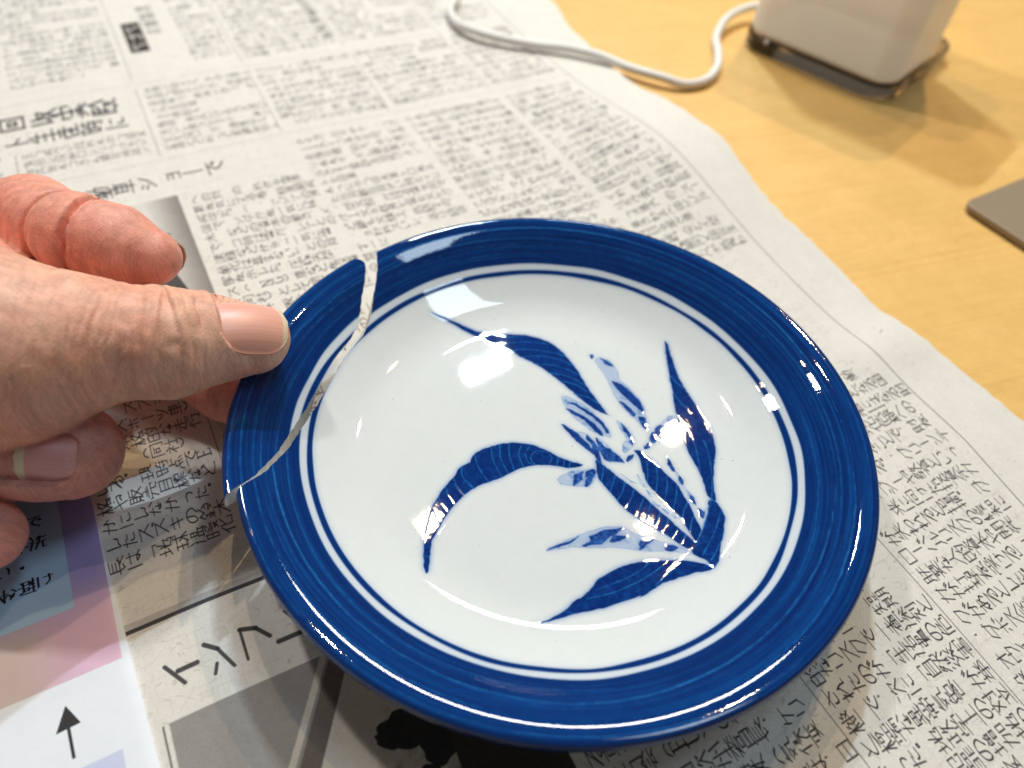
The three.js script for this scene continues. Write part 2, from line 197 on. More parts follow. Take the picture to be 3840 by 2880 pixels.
    // below the hand
    ['スズキの', 'スポーツ車）', '本格的な走行', 'す」　（同社）', 'いる。現時点でE', '格や販売目標など', 'かにしなかった。', 'したスズキの鈴木', '長は「地球温暖化'].forEach((q, i) => body(q, i < 3 ? [-79.5, -82.4, -82.4][i] : [-88.2, -88.2, -88.3, -88.2, -88.2, -88.2][i - 3], -15.4 + (i - 8) * 4.82, 2.96, 3.65, 0.95));
    rule(-63.2, -60, -63.2, -25); block(-61.4, 8, -56, -6, 2.96, 3.7, 4.8, 1.05);
    rule(-88, -1.2, -40, -1.2, 0.85, 'rgba(52,50,54,0.92)'); x.fillStyle = 'rgba(110,108,112,0.32)'; x.fillRect(X(-88), Y(-2.9), 48 * K, 1.4 * K);
    body('インフレ', -83.4, 10, 6.3, 7.2, 1.35);
    // lower picture: a grey roof, a beam and dark foliage
    x.save(); x.beginPath(); x.moveTo(X(-83.7), Y(17.7)); x.lineTo(X(-44), Y(18)); x.lineTo(X(-26), Y(40)); x.lineTo(X(-26), Y(140)); x.lineTo(X(-83.7), Y(140)); x.clip();
    x.fillStyle = 'rgb(138,134,130)'; x.fillRect(X(-84), Y(17), 70 * K, 130 * K);
    x.strokeStyle = 'rgb(188,180,168)'; x.lineWidth = 9 * K; x.beginPath(); x.moveTo(X(-66), Y(50)); x.lineTo(X(-46), Y(13)); x.stroke();
    x.strokeStyle = 'rgb(196,188,174)'; x.lineWidth = 1.2 * K; x.beginPath(); x.moveTo(X(-72), Y(40)); x.lineTo(X(-54.5), Y(14)); x.stroke();
    x.strokeStyle = 'rgb(96,88,80)'; x.lineWidth = 3.4 * K; x.beginPath(); x.moveTo(X(-69), Y(41)); x.lineTo(X(-52), Y(15)); x.stroke();
    x.fillStyle = 'rgb(192,182,166)'; x.beginPath(); x.moveTo(X(-66), Y(44)); x.lineTo(X(-48), Y(15)); x.lineTo(X(-34), Y(20)); x.lineTo(X(-40), Y(70)); x.fill();
    const q = rng(77);
    for (let i = 0; i < 420; i++) { const s = -58 + q() * 24, t = 20 + q() * 44; if (t - 20 < (-s - 44) * 1.6) continue; x.fillStyle = `rgba(${90 + q() * 40},${80 + q() * 34},${62 + q() * 28},${0.1 + q() * 0.2})`; x.beginPath(); x.ellipse(X(s), Y(t), (0.3 + q() * 1.1) * K, (0.3 + q() * 0.8) * K, q() * 3, 0, 7); x.fill(); }
    x.fillStyle = 'rgb(34,31,29)'; for (const [s, t, a, b, w] of [[-48, 36, 5, 3.6, 0.4], [-44.5, 41, 3.4, 3.2, 0], [-52.5, 36.5, 2.2, 1.1, 0.8], [-49, 47, 3.2, 4.4, 0.2], [-46, 52, 6, 3.2, -0.3], [-56, 51, 3.4, 2.6, 0.2], [-40.5, 33, 2, 3.4, 0.9], [-52, 60, 9, 5, 0.3]]) { x.beginPath(); for (let k = 0; k <= 40; k++) { const an = k / 40 * 6.283, e = 1 + 0.25 * noise3(Math.cos(an) * 2 + s, Math.sin(an) * 2, t); const ex = Math.cos(an) * a * e, ey = Math.sin(an) * b * e; x.lineTo(X(s + ex * Math.cos(w) - ey * Math.sin(w)), Y(t + ex * Math.sin(w) + ey * Math.cos(w))); } x.fill(); }
    x.fillStyle = 'rgb(48,43,38)'; x.beginPath(); x.moveTo(X(-42), Y(34)); x.lineTo(X(-20), Y(30)); x.lineTo(X(-20), Y(80)); x.lineTo(X(-46), Y(80)); x.lineTo(X(-43), Y(46)); x.fill();
    x.restore();
    // halftone screen over the pictures
    for (const [sa, ta, sb, tb] of [[-83.7, 17.7, -26, 90], [-88, -129, -52.2, -73]]) if (tb > t0 && ta < t0 + 256) { x.fillStyle = 'rgba(225,218,206,0.16)'; for (let t = ta; t < tb; t += 0.5) for (let s = sa + (Math.round(t / 0.5) % 2) * 0.25; s < sb; s += 0.5) x.fillRect(X(s), Y(t), 2, 2); }
    rule(-84.7, 17.8, -84.5, 60, 0.28);
    // columns right of and below the plate
    rule(-26.2, 40, -26.2, 140, 0.1); rule(18.5, 40, 18.6, 140); rule(54, 20, 52, 90); rule(52, 90, 52, 140);
    block(-24, 3, 50, 130, 3, 3.7, 4.75, 0.95);
    ['新車動産時', '会（EU）の行', '国欧州委員長、ケリ', '前の特使（気候変', '力会見は、日'].forEach((w, i) => body(w, [-8, -16, -10.8, -8.4, 0.6][i], 54.6 + i * 4.8, 2.96, 3.7, 0.95));
    block(-14, 11, 78.6, 140, 2.96, 3.7, 4.75, 0.95);
    block(20, 11, 37, 45, 2.96, 3.7, 4.75, 0.95);
    ['の動きだけでなく', '前の調では、　短期', '的なリスクで一番深刻と', 'されたのが「生活費の危', '機」で、次に「自然災害', 'と極端な異常気象」が挙', 'がった。地政学上の対立', '者の一、犯罪の増加地の', 'で、会議の前に経済界の', '新た動きとして市場余力'].forEach((w, i) => body(w, 19.4, 51.6 + i * 4.74, 2.96, 3.7, 0.92));
    ['大本発は、一亘動、', '変化で、要因となる国家', '日本時の、者にはなる財', 'に対する地化危機への', 'の学れることで、財を', 'する。、グリーンテ', 'コジーや教育といっ', '来に向けた投資余力', 'が失われると指摘。「グ', 'ローバルリスクの緩和に', '肝要な人的資本や開発能', '力が打撃を受ける」リス', 'クがあるとした。一方で', '、ダボス会議', 'オウイン', '段々の対立'].forEach((w, i) => body(w, i < 8 ? 59 + (i < 5 ? 0 : i === 5 ? 4 : 2) : 54.4, 9 + i * 4.76, 2.96, 3.7, 0.92));
    // margin rule and foot marks
    rule(93, -300, 92.4, 0, 0.22); rule(92.4, 0, 92, 36, 0.24); rule(92, 36, 89, 60, 0.24); rule(89, 60, 88, 140, 0.24); rule(99, 2, 101, 1.2, 0.16);
    grain(x, 2048, 2048, 21 + tile, 9, 2.2);
    const fr = rng(31 + tile); x.strokeStyle = 'rgba(120,106,88,0.35)'; for (let i = 0; i < 2600; i++) { const a = fr() * 2048, b = fr() * 2048, l = 2 + fr() * 7, an = fr() * 7; x.lineWidth = 0.7 + fr() * 0.7; x.beginPath(); x.moveTo(a, b); x.lineTo(a + Math.cos(an) * l, b + Math.sin(an) * l); x.stroke(); }
    return colorTex(c);
  });
  const bump = dataTex(512, 512, (x, y) => 128 + 50 * noise3(x / 3, y / 3, 1) + 40 * noise3(x / 9, y / 9, 2) + 40 * (hash(x, y, 9) - 0.5)); 
  const mats = maps.map((map) => { const b = bump.clone(); b.repeat.set(6, 6); return new THREE.MeshStandardMaterial({ map, roughness: 0.88, bumpMap: b, bumpScale: 0.00006 }); });
  const pos = [], uv = [], idx = [], groups = [], NS = 150;
  for (let tile = 0; tile < 2; tile++) {
    const ta = tile ? -44 : -300, tb = tile ? 150 : -44, NT = tile ? 260 : 300, start = idx.length, base = pos.length / 3;
    for (let j = 0; j <= NT; j++) {
      const t = ta + (tb - ta) * j / NT, e = along(EDGE, t) + 0.28 * Math.abs(((t / 1.5) % 1 + 1) % 1 - 0.5) + 0.35 * noise3(t / 2.3, 7, 1) + 0.5 * noise3(t / 9, 3, 1);
      for (let i = 0; i <= NS + 1; i++) {
        const s = i > NS ? e + 0.02 : -136 + (e + 136) * Math.sqrt(1 - (1 - i / NS) ** 2 * 0.999) * 0 + (e + 136) * i / NS * 1, [x, z] = page(Math.min(s, e), t);
        pos.push(x, i > NS ? lift(s, t) * mm - 0.0003 : lift(s, t) * mm, z); uv.push((Math.min(s, e) + 136) / 256, 1 - (t - (tile ? -44 : -300)) / 256);
        if (j && i) { const a = base + j * (NS + 2) + i; idx.push(a, a - NS - 2, a - NS - 3, a, a - NS - 3, a - 1); }
      }
    }
    groups.push([start, idx.length - start, tile]);
  }
  const g = new THREE.BufferGeometry(); g.setAttribute('position', new THREE.Float32BufferAttribute(pos, 3)); g.setAttribute('uv', new THREE.Float32BufferAttribute(uv, 2)); g.setIndex(idx);
  for (const q of groups) g.addGroup(...q);
  g.computeVertexNormals();
  const m = part('newspaper_sheet', g, mats); m.userData = { label: 'spread newspaper sheet with vertical Japanese columns under the plate', category: 'newspaper' };
}

// ------------------------------------------------------------ leaflet on the newspaper
{
  const c = canvas(1024, 2048), x = c.getContext('2d'), K = 18, S0 = -141, T0 = -42; const X = (s) => (s - S0) * K, Y = (t) => (t - T0) * K;
  x.fillStyle = 'rgb(226,230,236)'; x.fillRect(0, 0, 1024, 2048);
  const g = x.createLinearGradient(X(-118), 0, X(-88), 0); g.addColorStop(0, 'rgb(196,186,176)'); g.addColorStop(0.45, 'rgb(202,184,178)'); g.addColorStop(0.7, 'rgb(214,178,200)'); g.addColorStop(1, 'rgb(226,184,206)');
  x.fillStyle = g; x.fillRect(0, 0, X(-88.6), Y(3.1));
  const g2 = x.createLinearGradient(0, Y(-30), 0, Y(-6)); g2.addColorStop(0, 'rgb(156,152,206)'); g2.addColorStop(0.6, 'rgba(160,152,208,0.9)'); g2.addColorStop(1, 'rgba(200,172,206,0)');
  x.fillStyle = g2; x.fillRect(X(-110), 0, 21.4 * K, Y(-6));
  x.fillStyle = 'rgb(172,202,228)'; x.fillRect(0, 0, X(-94.7), Y(-10.2));
  x.fillStyle = 'rgb(196,202,228)'; x.fillRect(0, Y(18.4), X(-91), 600);
  x.fillStyle = x.strokeStyle = 'rgb(12,12,14)'; x.lineCap = 'round'; x.lineJoin = 'round';
  const up = (ch, s, t, e = 3.1) => drawGlyph(x, ch, (gx, gy) => [X(s + (gx - 4.5) * e / 9.6), Y(t + (gy - 4.5) * e / 9.6)], e * K, 1.15);
  up('お', -105.1, -18); up('避', -101.9, -18.1); up('け', -98.8, -18.4); up('い', -105.6, -22.9); up('。', -103.2, -21.6); up('手', -102.2, -27.4); up('洗', -99.1, -27.2); up('で', -99.5, -32.3);
  x.beginPath(); x.moveTo(X(-98.3), Y(7.2)); x.lineTo(X(-96.4), Y(11.1)); x.lineTo(X(-100.2), Y(11.3)); x.fill(); x.lineWidth = 0.5 * K; x.lineCap = 'butt'; x.beginPath(); x.moveTo(X(-98.3), Y(11)); x.lineTo(X(-98.1), Y(16.4)); x.stroke();
  grain(x, 1024, 2048, 8, 5, 1.2);
  const pos = [], uv = [], idx = [], N = 90, M = 24;
  for (let j = 0; j <= N; j++) for (let i = 0; i <= M + 1; i++) {
    const t = -41 + j * 110 / N, e = -88.55 + (t + 24) * 0.047, s = Math.min(e, -140 + (e + 140) * i / M), [a, b] = page(s, t), under = i > M || j === 0;
    pos.push(a, (0.35 + 0.25 * smooth(-100, -88, s) * (0.6 + 0.4 * noise3(t / 14, 2, 2))) * mm * (under ? 0.15 : 1), b); uv.push((s - S0) * K / 1024, 1 - (t - T0) * K / 2048);
    if (j && i) { const q = j * (M + 2) + i; idx.push(q, q - M - 2, q - M - 3, q, q - M - 3, q - 1); }
  }
  const geo = new THREE.BufferGeometry(); geo.setAttribute('position', new THREE.Float32BufferAttribute(pos, 3)); geo.setAttribute('uv', new THREE.Float32BufferAttribute(uv, 2)); geo.setIndex(idx); geo.computeVertexNormals();
  const m = part('leaflet', geo, new THREE.MeshPhysicalMaterial({ map: colorTex(c), roughness: 0.5 }));
  m.userData = { label: 'pastel blue and pink leaflet with a black arrow, on the newspaper', category: 'leaflet' };
}

// ------------------------------------------------------------ plate and its broken piece
const PROFILE = [[0, 8.2], [20, 8.2], [33, 8.22], [36, 8.32], [39, 8.75], [42, 9.6], [45, 10.9], [48, 12.45], [50.6, 14.0], [53, 15.6], [55, 17.0], [57, 18.3], [58.5, 19.12], [60, 19.65], [61, 19.83]];
function hermite(pts) {
  const m = pts.map((p, i) => { const a = pts[Math.max(0, i - 1)], b = pts[Math.min(pts.length - 1, i + 1)]; return i ? (b[1] - a[1]) / (b[0] - a[0]) : 0; });
  return (q) => { let i = 0; while (i < pts.length - 2 && pts[i + 1][0] < q) i++; const h = pts[i + 1][0] - pts[i][0], t = (q - pts[i][0]) / h; return (2 * t ** 3 - 3 * t ** 2 + 1) * pts[i][1] + (t ** 3 - 2 * t ** 2 + t) * h * m[i] + (-2 * t ** 3 + 3 * t ** 2) * pts[i + 1][1] + (t ** 3 - t ** 2) * h * m[i + 1]; };
}
const plateTop = hermite(PROFILE);
const DARK = [
  [-31.2, -32.8, -28.4, -32.7, -25.1, -32.2, -22.2, -31.4, -19.3, -30.5, -16.6, -30.6, -12, -30.7, -8.3, -30.9, -5, -30.4, -2.2, -29.4, 0.1, -27.6, 2, -25.4, 3.7, -22.8, 5, -20.6, 6.6, -17.3, 8.4, -14.1, 10.1, -11.5, 11.5, -9.2, 12.5, -8.8, 10.5, -9.4, 8.4, -10.5, 5.8, -12.7, 2.7, -15.7, -0.9, -19, -4.6, -21.8, -8.3, -23.7, -11.6, -25.5, -14.4, -26.7, -16.3, -27.3, -18.2, -28.5, -20.1, -29.2, -23, -30.5, -26, -31.7, -28.8, -32.3],
  [5.9, 4.7, 3.5, 4.2, 1.1, 3.3, -1.4, 2.1, -3.9, 1.1, -6.3, 0.8, -8.8, 0.9, -11.2, 1.5, -13.5, 2.5, -15.4, 3.7, -16.7, 5.3, -17.1, 6.8, -18.9, 8.2, -19.8, 10.4, -21.1, 12.6, -22.3, 15.2, -23.1, 17.7, -23.5, 20.4, -23.7, 22.9, -23.7, 25.4, -23.3, 28.7, -22.8, 31.1, -22.3, 32.2, -22, 31.4, -22.2, 28.5, -22.3, 25.7, -21.9, 24, -21.2, 22, -20.2, 19.4, -19, 17.1, -17.7, 15.2, -16, 13.2, -13.8, 11.6, -11.2, 10.2, -9, 8.7, -6.7, 7.1, -4, 6, -1.2, 5.7, 1.2, 5.7, 3.6, 5.8, 6, 5],
  [25.5, -32.3, 26.2, -30.7, 26.4, -29.4, 26.9, -27.4, 27.4, -24.8, 28.1, -22.2, 28.8, -20.1, 29.8, -17.8, 30.9, -15.3, 32, -12.3, 33.4, -9.4, 33, -10.7, 34, -7.5, 34.5, -4.9, 34.5, -2.1, 33.9, 1.1, 33.3, 5.1, 33.2, 7.7, 33.1, 10.6, 31.8, 9.6, 31.4, 7.9, 30.8, 4.4, 29.8, 1.8, 28.7, -0.8, 28, -4.2, 27.4, -7.4, 27, -10, 26.8, -12.2, 26.5, -15.6, 26.5, -17.7, 26.1, -21.4, 26.1, -23.4, 25.8, -25.8, 25.6, -28.7, 25.4, -31.2],
  [33.1, 10.6, 34, 12, 34.5, 14.2, 34.1, 16.7, 33.2, 19.8, 32.6, 22, 32, 24.4, 31, 25.8, 29.9, 24.2, 28.9, 23.7, 27.6, 23, 27.3, 21.7, 28.2, 20.3, 29.5, 18.1, 30.7, 15, 31.5, 12.5, 31.8, 10.5],
  [8.9, 3.3, 10.2, 4.1, 11.4, 5.1, 12.9, 6.5, 14.9, 8, 16.8, 9.5, 18.7, 11.3, 20.5, 13.1, 22.4, 14.8, 23.9, 16.2, 25, 17.5, 26.6, 18.9, 28.1, 20.4, 27.7, 21.8, 26.6, 21.8, 25.2, 21.2, 23.7, 20, 22.1, 19.1, 20.3, 18, 18.4, 17.1, 16.8, 15.9, 15.2, 14.8, 13.5, 13, 12.1, 11.2, 10.9, 9.6, 9.9, 8.3, 9.2, 6.9, 9, 5.1],
  [17.1, -0.1, 18.7, -0.1, 19.4, 1.2, 21.1, 2.5, 22.5, 3.9, 24.2, 5.8, 25.6, 7.4, 26.6, 9.6, 27.4, 11.5, 28.1, 12.8, 28.4, 14.4, 29, 15.7, 29.5, 17.6, 28.6, 20.1, 28.1, 20.1, 27.3, 18.3, 26.5, 16.8, 25.9, 15.2, 24.6, 14, 23, 12.2, 21.4, 10.4, 20, 8.6, 19.1, 6.6, 18.6, 4.3, 18.3, 2.2, 17.7, 0.8],
  [30.8, 25.8, 28.7, 24.8, 25.2, 24.6, 22.2, 24.8, 18.7, 25.2, 16, 26, 13.4, 27.1, 11.1, 28.6, 9.3, 30, 8, 31.8, 6.2, 33.9, 5.1, 34.4, 3, 36.9, -0.1, 39, -2.7, 40.2, -0.1, 39.3, 4.8, 37.2, 10, 35.5, 16.9, 32.5, 16.8, 32.9, 19.5, 30.9, 20.7, 29.9, 22.5, 29, 24.6, 28.1, 27.6, 26.9, 29.8, 26.5],
  [7.7, 21.2, 10.8, 19.5, 14.1, 18.7, 13.1, 19.8, 11.2, 21.3, 9.8, 22.5, 8, 23.2, 6.1, 23.5, 7.7, 22.3],
  [12.4, 20.7, 15, 20.3, 13.6, 21.6, 11.7, 22],
  [17.5, 21, 20.1, 20.5, 18.9, 21.8, 17.2, 23.1, 17.3, 22],
  [22.6, 21.4, 24.7, 21.7, 23.9, 22.6, 22.3, 22.6],
  [-0.5, 25, 2.7, 23.2, 5.6, 21.4, 3.8, 23, 1.5, 24.3],
  [4.5, 7.4, 6.2, 6.3, 6, 8.4, 5.2, 9.4, 4.3, 10, 4.4, 8.6],
  [6.7, 6.3, 8.8, 5.6, 8.4, 7.8, 7.5, 9.7, 6.6, 9.8, 7, 8],
  [1.4, -5.3, 3.2, -4.5, 5.3, -2.8, 6.9, -1.1, 8.2, 0.6, 8.4, 1.8, 6.7, 0.5, 4.8, -1.2, 3, -3.2],
  [6.9, -3, 8.4, -1.6, 9.5, 0.2, 9.8, 2.3, 10.2, 3.9, 9.2, 3.9, 8.8, 2.1, 7.9, -0.3, 6.9, -2.1],
  [9, -2.6, 10.2, -0.9, 12, 0.2, 13.3, 1.3, 15, 3.2, 13, 3.3, 11, 3.2, 10, 1.3, 9.3, -0.8],
  [15.3, 2.7, 15.8, 1.4, 16.8, 1, 16.6, 2, 15.6, 3],
  [14.2, -7.2, 15.8, -5.4, 16.7, -3.2, 16.2, -3.2, 15, -5.3],
  [15.9, -2.5, 17, -2.8, 16.8, -1.5, 16.2, -1.9],
  [19.2, -1.3, 20.1, -2.3, 20.7, -2.2, 20.4, -1.4, 19.5, -0.8],
  [20.7, -4.3, 21.5, -5.6, 22, -4.8, 22.2, -3.5, 21.4, -2.5, 20.9, -2.7],
  [21.8, -6.4, 23.2, -7.7, 23.9, -6, 23, -4.3, 22.3, -4.5],
  [23.9, 0.7, 24.5, 1.5, 25.5, 4.4, 24.8, 4.2, 24.1, 2.8],
  [26.1, 5.1, 26.8, 6.1, 26.9, 7.5, 26.2, 7],
  [28.1, 9.7, 28.8, 10.2, 29.2, 11.8, 28.6, 11.6, 28, 10.8],
  [29.5, 12.7, 30.7, 13.2, 31, 12.5, 30.2, 14.9, 29.6, 14.3],
  [9.9, -25.8, 11.4, -25.3, 13.1, -23.5, 11.4, -24.1],
  [12.6, -19, 14.4, -18.4, 16.2, -17, 18.2, -14.8, 19.3, -12.6, 19.6, -10.5, 17.7, -12.4, 15.9, -14.3, 14, -16.4],
  [14.2, -13.4, 15.5, -12.7, 17.8, -9.9, 17.2, -9.5, 15.3, -11.6],
  [18.4, -9.2, 19.8, -9.3, 20, -5.8, 18.9, -7.2],
  [7.6, -26.5, 8.2, -26.8, 8.5, -26.2, 8.1, -25.4, 7.7, -25.8],
  [2.5, -11.7, 4.4, -11.4, 6.6, -10, 8.8, -8.5, 10.4, -7, 11.7, -4.4, 11.3, -4.1, 10, -6.2, 8.2, -8, 6.2, -9.5, 4.4, -10.8],
  [2.2, -9.8, 4, -9.2, 6.4, -8, 8.6, -6.3, 10.6, -3.4, 9.8, -3.3, 8.2, -5, 6.2, -7, 4, -8.5],
];
const PALE = [
  [-0.5, 25, 1.5, 23.6, 4.5, 21.8, 7.5, 20.2, 10.8, 18.9, 14.1, 18.5, 16.9, 19.9, 20.1, 20.6, 22.4, 21.2, 24.7, 21.7, 26.9, 22.6, 26.7, 23, 23.5, 22.7, 20, 23, 16.5, 23.2, 11.9, 23.2, 8, 23.5, 3.8, 24],
  [1.1, 9.1, 2.2, 7.7, 4, 6.7, 6.4, 6, 8.8, 5.5, 8.7, 7.5, 7.7, 9.4, 6.5, 10, 4.3, 10.2, 2.3, 10.1],
  [5.1, -3.6, 7.1, -3.2, 7.9, -1.9, 6.9, -1.7],
  [9, -2.6, 11, -1.3, 12.3, 0.3, 11, -0],
  [13.5, -7.7, 15, -6.6, 16.3, -4.8, 17, -2.6, 16.8, -1.5, 15.3, 0.7, 14.7, 0.2, 14.9, -2, 15.7, -2.8, 14.7, -4.9, 13.7, -6.8],
  [23.5, -8.3, 24.9, -9.5, 25.6, -7.2, 24.5, -6.1, 23.9, -7],
  [25, -10.5, 26.6, -10.3, 26.7, -8.3, 25.6, -7.2, 24.7, -9.4],
  [20.4, -4, 23.3, -7.9, 25.7, -9.6, 25.8, -6.9, 23, -4.3, 20.8, -2.4],
  [25.5, 4.4, 26.1, 5, 27, 7.8, 28.3, 9.7, 29.3, 12.1, 28.6, 11.6, 27.2, 8.9, 26.2, 7],
  [17.5, 5.9, 18.1, 6.8, 19, 9, 18.4, 8.5, 17.6, 6.8],
  [19.2, 9.4, 19.9, 10.3, 20.3, 11.1, 19.6, 10.6],
  [20.6, 11.9, 21.7, 12.9, 21.5, 13.2, 20.7, 12.5],
  [24, 14.7, 25, 15.1, 24.5, 15.5],
  [22.2, 13.4, 23.6, 14.1, 23.3, 14.7, 22.3, 13.8],
  [13.9, 5.9, 15.4, 7.1, 17.3, 8.3, 15.9, 7.6],
  [9.7, -25.9, 11.2, -25.5, 12.9, -24.3, 13.9, -22.2, 14.4, -19.8, 16, -17.8, 18.2, -15.1, 19.3, -12.9, 19.8, -10.6, 20, -5.8, 18.7, -7.5, 17.2, -9, 15.2, -11.3, 13.9, -13.2, 13.1, -15, 12.1, -18.1, 11.1, -20.7, 9.9, -22.8, 8.7, -24.6],
  [1.3, -13, 3.2, -13, 5.8, -11.5, 8.2, -9.5, 10.4, -7, 11.5, -5.1, 12, -3, 10.4, -3.5, 8.2, -4.2, 5.9, -5.9, 3.6, -8.2, 2, -10.8],
];
const VEIN = [
  [-14.4, -27, -10.9, -28.1, -5.9, -28.9, -2, -28.8],
  [-11.6, -25.4, -7.1, -26.4, -2.5, -26.3, 1.3, -25.5],
  [-8.3, -23.7, -4.3, -24.7, 0.2, -24.2, 3.4, -22.8],
  [-5.5, -22, -1.5, -22.2, 2.1, -21.4, 5, -20],
  [-2.3, -19.7, 1.3, -19.5, 4.8, -18.2, 6.4, -17.1],
  [0.4, -17.7, 4, -17, 7.5, -14.8],
  [4, -14.1, 7.1, -13.6, 9.2, -12.2],
  [-26.7, -32.1, -25.7, -31.7],
  [-22.7, -31.5, -21.9, -30.7],
  [-19.8, -30.5, -18.4, -29.9],
  [-16.6, -30.4, -12.8, -29.7, -8.3, -30.5],
  [-16.3, 4.8, -15.2, 7.8, -12.7, 11.2],
  [-13.1, 2.3, -12.4, 5.6, -10.2, 9.7],
  [-11.4, 1.6, -10.9, 4.9, -9, 8.7],
  [-9.4, 1, -9.2, 3.7, -7.8, 7.9],
  [-6.7, 0.9, -7.2, 3.5, -6, 6.8],
  [-4.9, 1, -5.8, 3.1, -5.3, 5.2, -4, 6],
  [-4.7, 4, -4.2, 2.9, -2.8, 2.3, -1.2, 2.6, -0.3, 3.7, -0.7, 5.2],
  [-4.7, 4, -4.4, 5.1, -3.6, 5.8],
  [1.1, 3.4, 0.8, 5.7],
  [2.3, 3.9, 2.2, 5.7],
  [3.5, 4.2, 3.4, 5.7],
  [-18.7, 8.2, -18.1, 10.5, -15.6, 13],
  [-20, 10.7, -19.1, 12.9, -17.4, 15],
  [-21.3, 13.1, -20.4, 15.3, -19, 17.2],
  [-22.3, 15.5, -21.7, 17.2, -20, 19.1],
  [-23, 18.2, -22, 20.2, -21, 21.6],
  [-23.6, 20.4, -21.9, 22.3],
  [-23.3, 28.7, -22.2, 28.7],
  [25.5, -29.5, 26.4, -29.4],
  [25.8, -25.6, 27.4, -24.7],
  [26.2, -22.3, 27.2, -21, 28.9, -18.8],
  [26.5, -17.4, 27.6, -15.2, 29.1, -13, 30.1, -11.3],
  [27.1, -10.4, 29.2, -6, 30.2, -2.9, 30.6, 0.8, 30.7, 4.1],
  [32.2, -4.7, 32.9, -1.6, 33.1, 2.4, 32.9, 6.6, 32.4, 10.4],
  [32.3, 10.1, 31.4, 13.3, 29.8, 17.6, 28.2, 20.5],
  [34.1, 12.5, 32.3, 17.4, 30.6, 20.7, 29.2, 23.2],
  [32.8, 20.3, 31.4, 23.1, 30.6, 24.2],
  [31.8, 10.5, 33, 10.8],
  [10.6, 4.5, 10.3, 6.8, 10, 8.4],
  [12.9, 6.5, 12.4, 8.6, 11.7, 10.8],
  [14.8, 8, 14.3, 10.4, 13.2, 12.6],
  [16.7, 9.5, 16, 11.9, 14.9, 14.4],
  [18.6, 11.4, 17.8, 13.6, 17, 16.1],
  [20, 12.6, 19.2, 14.9, 18.4, 17],
  [21.7, 14.3, 21.1, 16, 20.2, 17.9],
  [23.3, 15.7, 22.4, 17.8, 21.5, 18.9],
  [25, 17.5, 24.2, 19.2, 23.6, 20],
  [26.5, 18.9, 25.7, 20.3, 25.2, 21.2],
  [19.6, 1.4, 19.7, 4.5, 19.5, 7.5],
  [21.6, 3.1, 21.6, 6.4, 21.1, 9.9],
  [23.7, 5.2, 23.5, 8.2, 22.7, 11.8],
  [25.6, 7.5, 25.2, 10.3, 24.3, 13.6],
  [27.4, 11.6, 26.5, 13.5, 26.1, 15.3],
  [28.4, 14.6, 27.7, 16.4, 27.3, 18.1],
  [19.2, 25.3, 17, 27.5, 14.3, 29.3, 8.9, 32.1],
  [22.4, 24.9, 19.7, 27.5, 16.2, 30, 11.7, 32.4, 7.1, 34],
  [25.2, 24.7, 22.4, 27.5, 19.8, 30.3],
  [3, 36.9, 5.2, 37],
  [12.6, 0.7, 12.9, 3.3],
];
const BREAK = [[-45.03, -43.54], [-43.86, -37.71], [-43.74, -34.21], [-43.74, -30.0], [-43.54, -25.41], [-44.01, -23.71], [-44.48, -21.0], [-46.15, -16.71], [-47.0, -13.57], [-48.15, -7.85], [-48.89, -4.34], [-49.38, -0.67], [-50.04, 2.42], [-50.93, 7.46], [-51.54, 11.72], [-52.49, 15.92], [-53.41, 19.63], [-54.56, 21.87], [-56.1, 24.24], [-56.77, 25.66]];
let plateMap, plateBump;
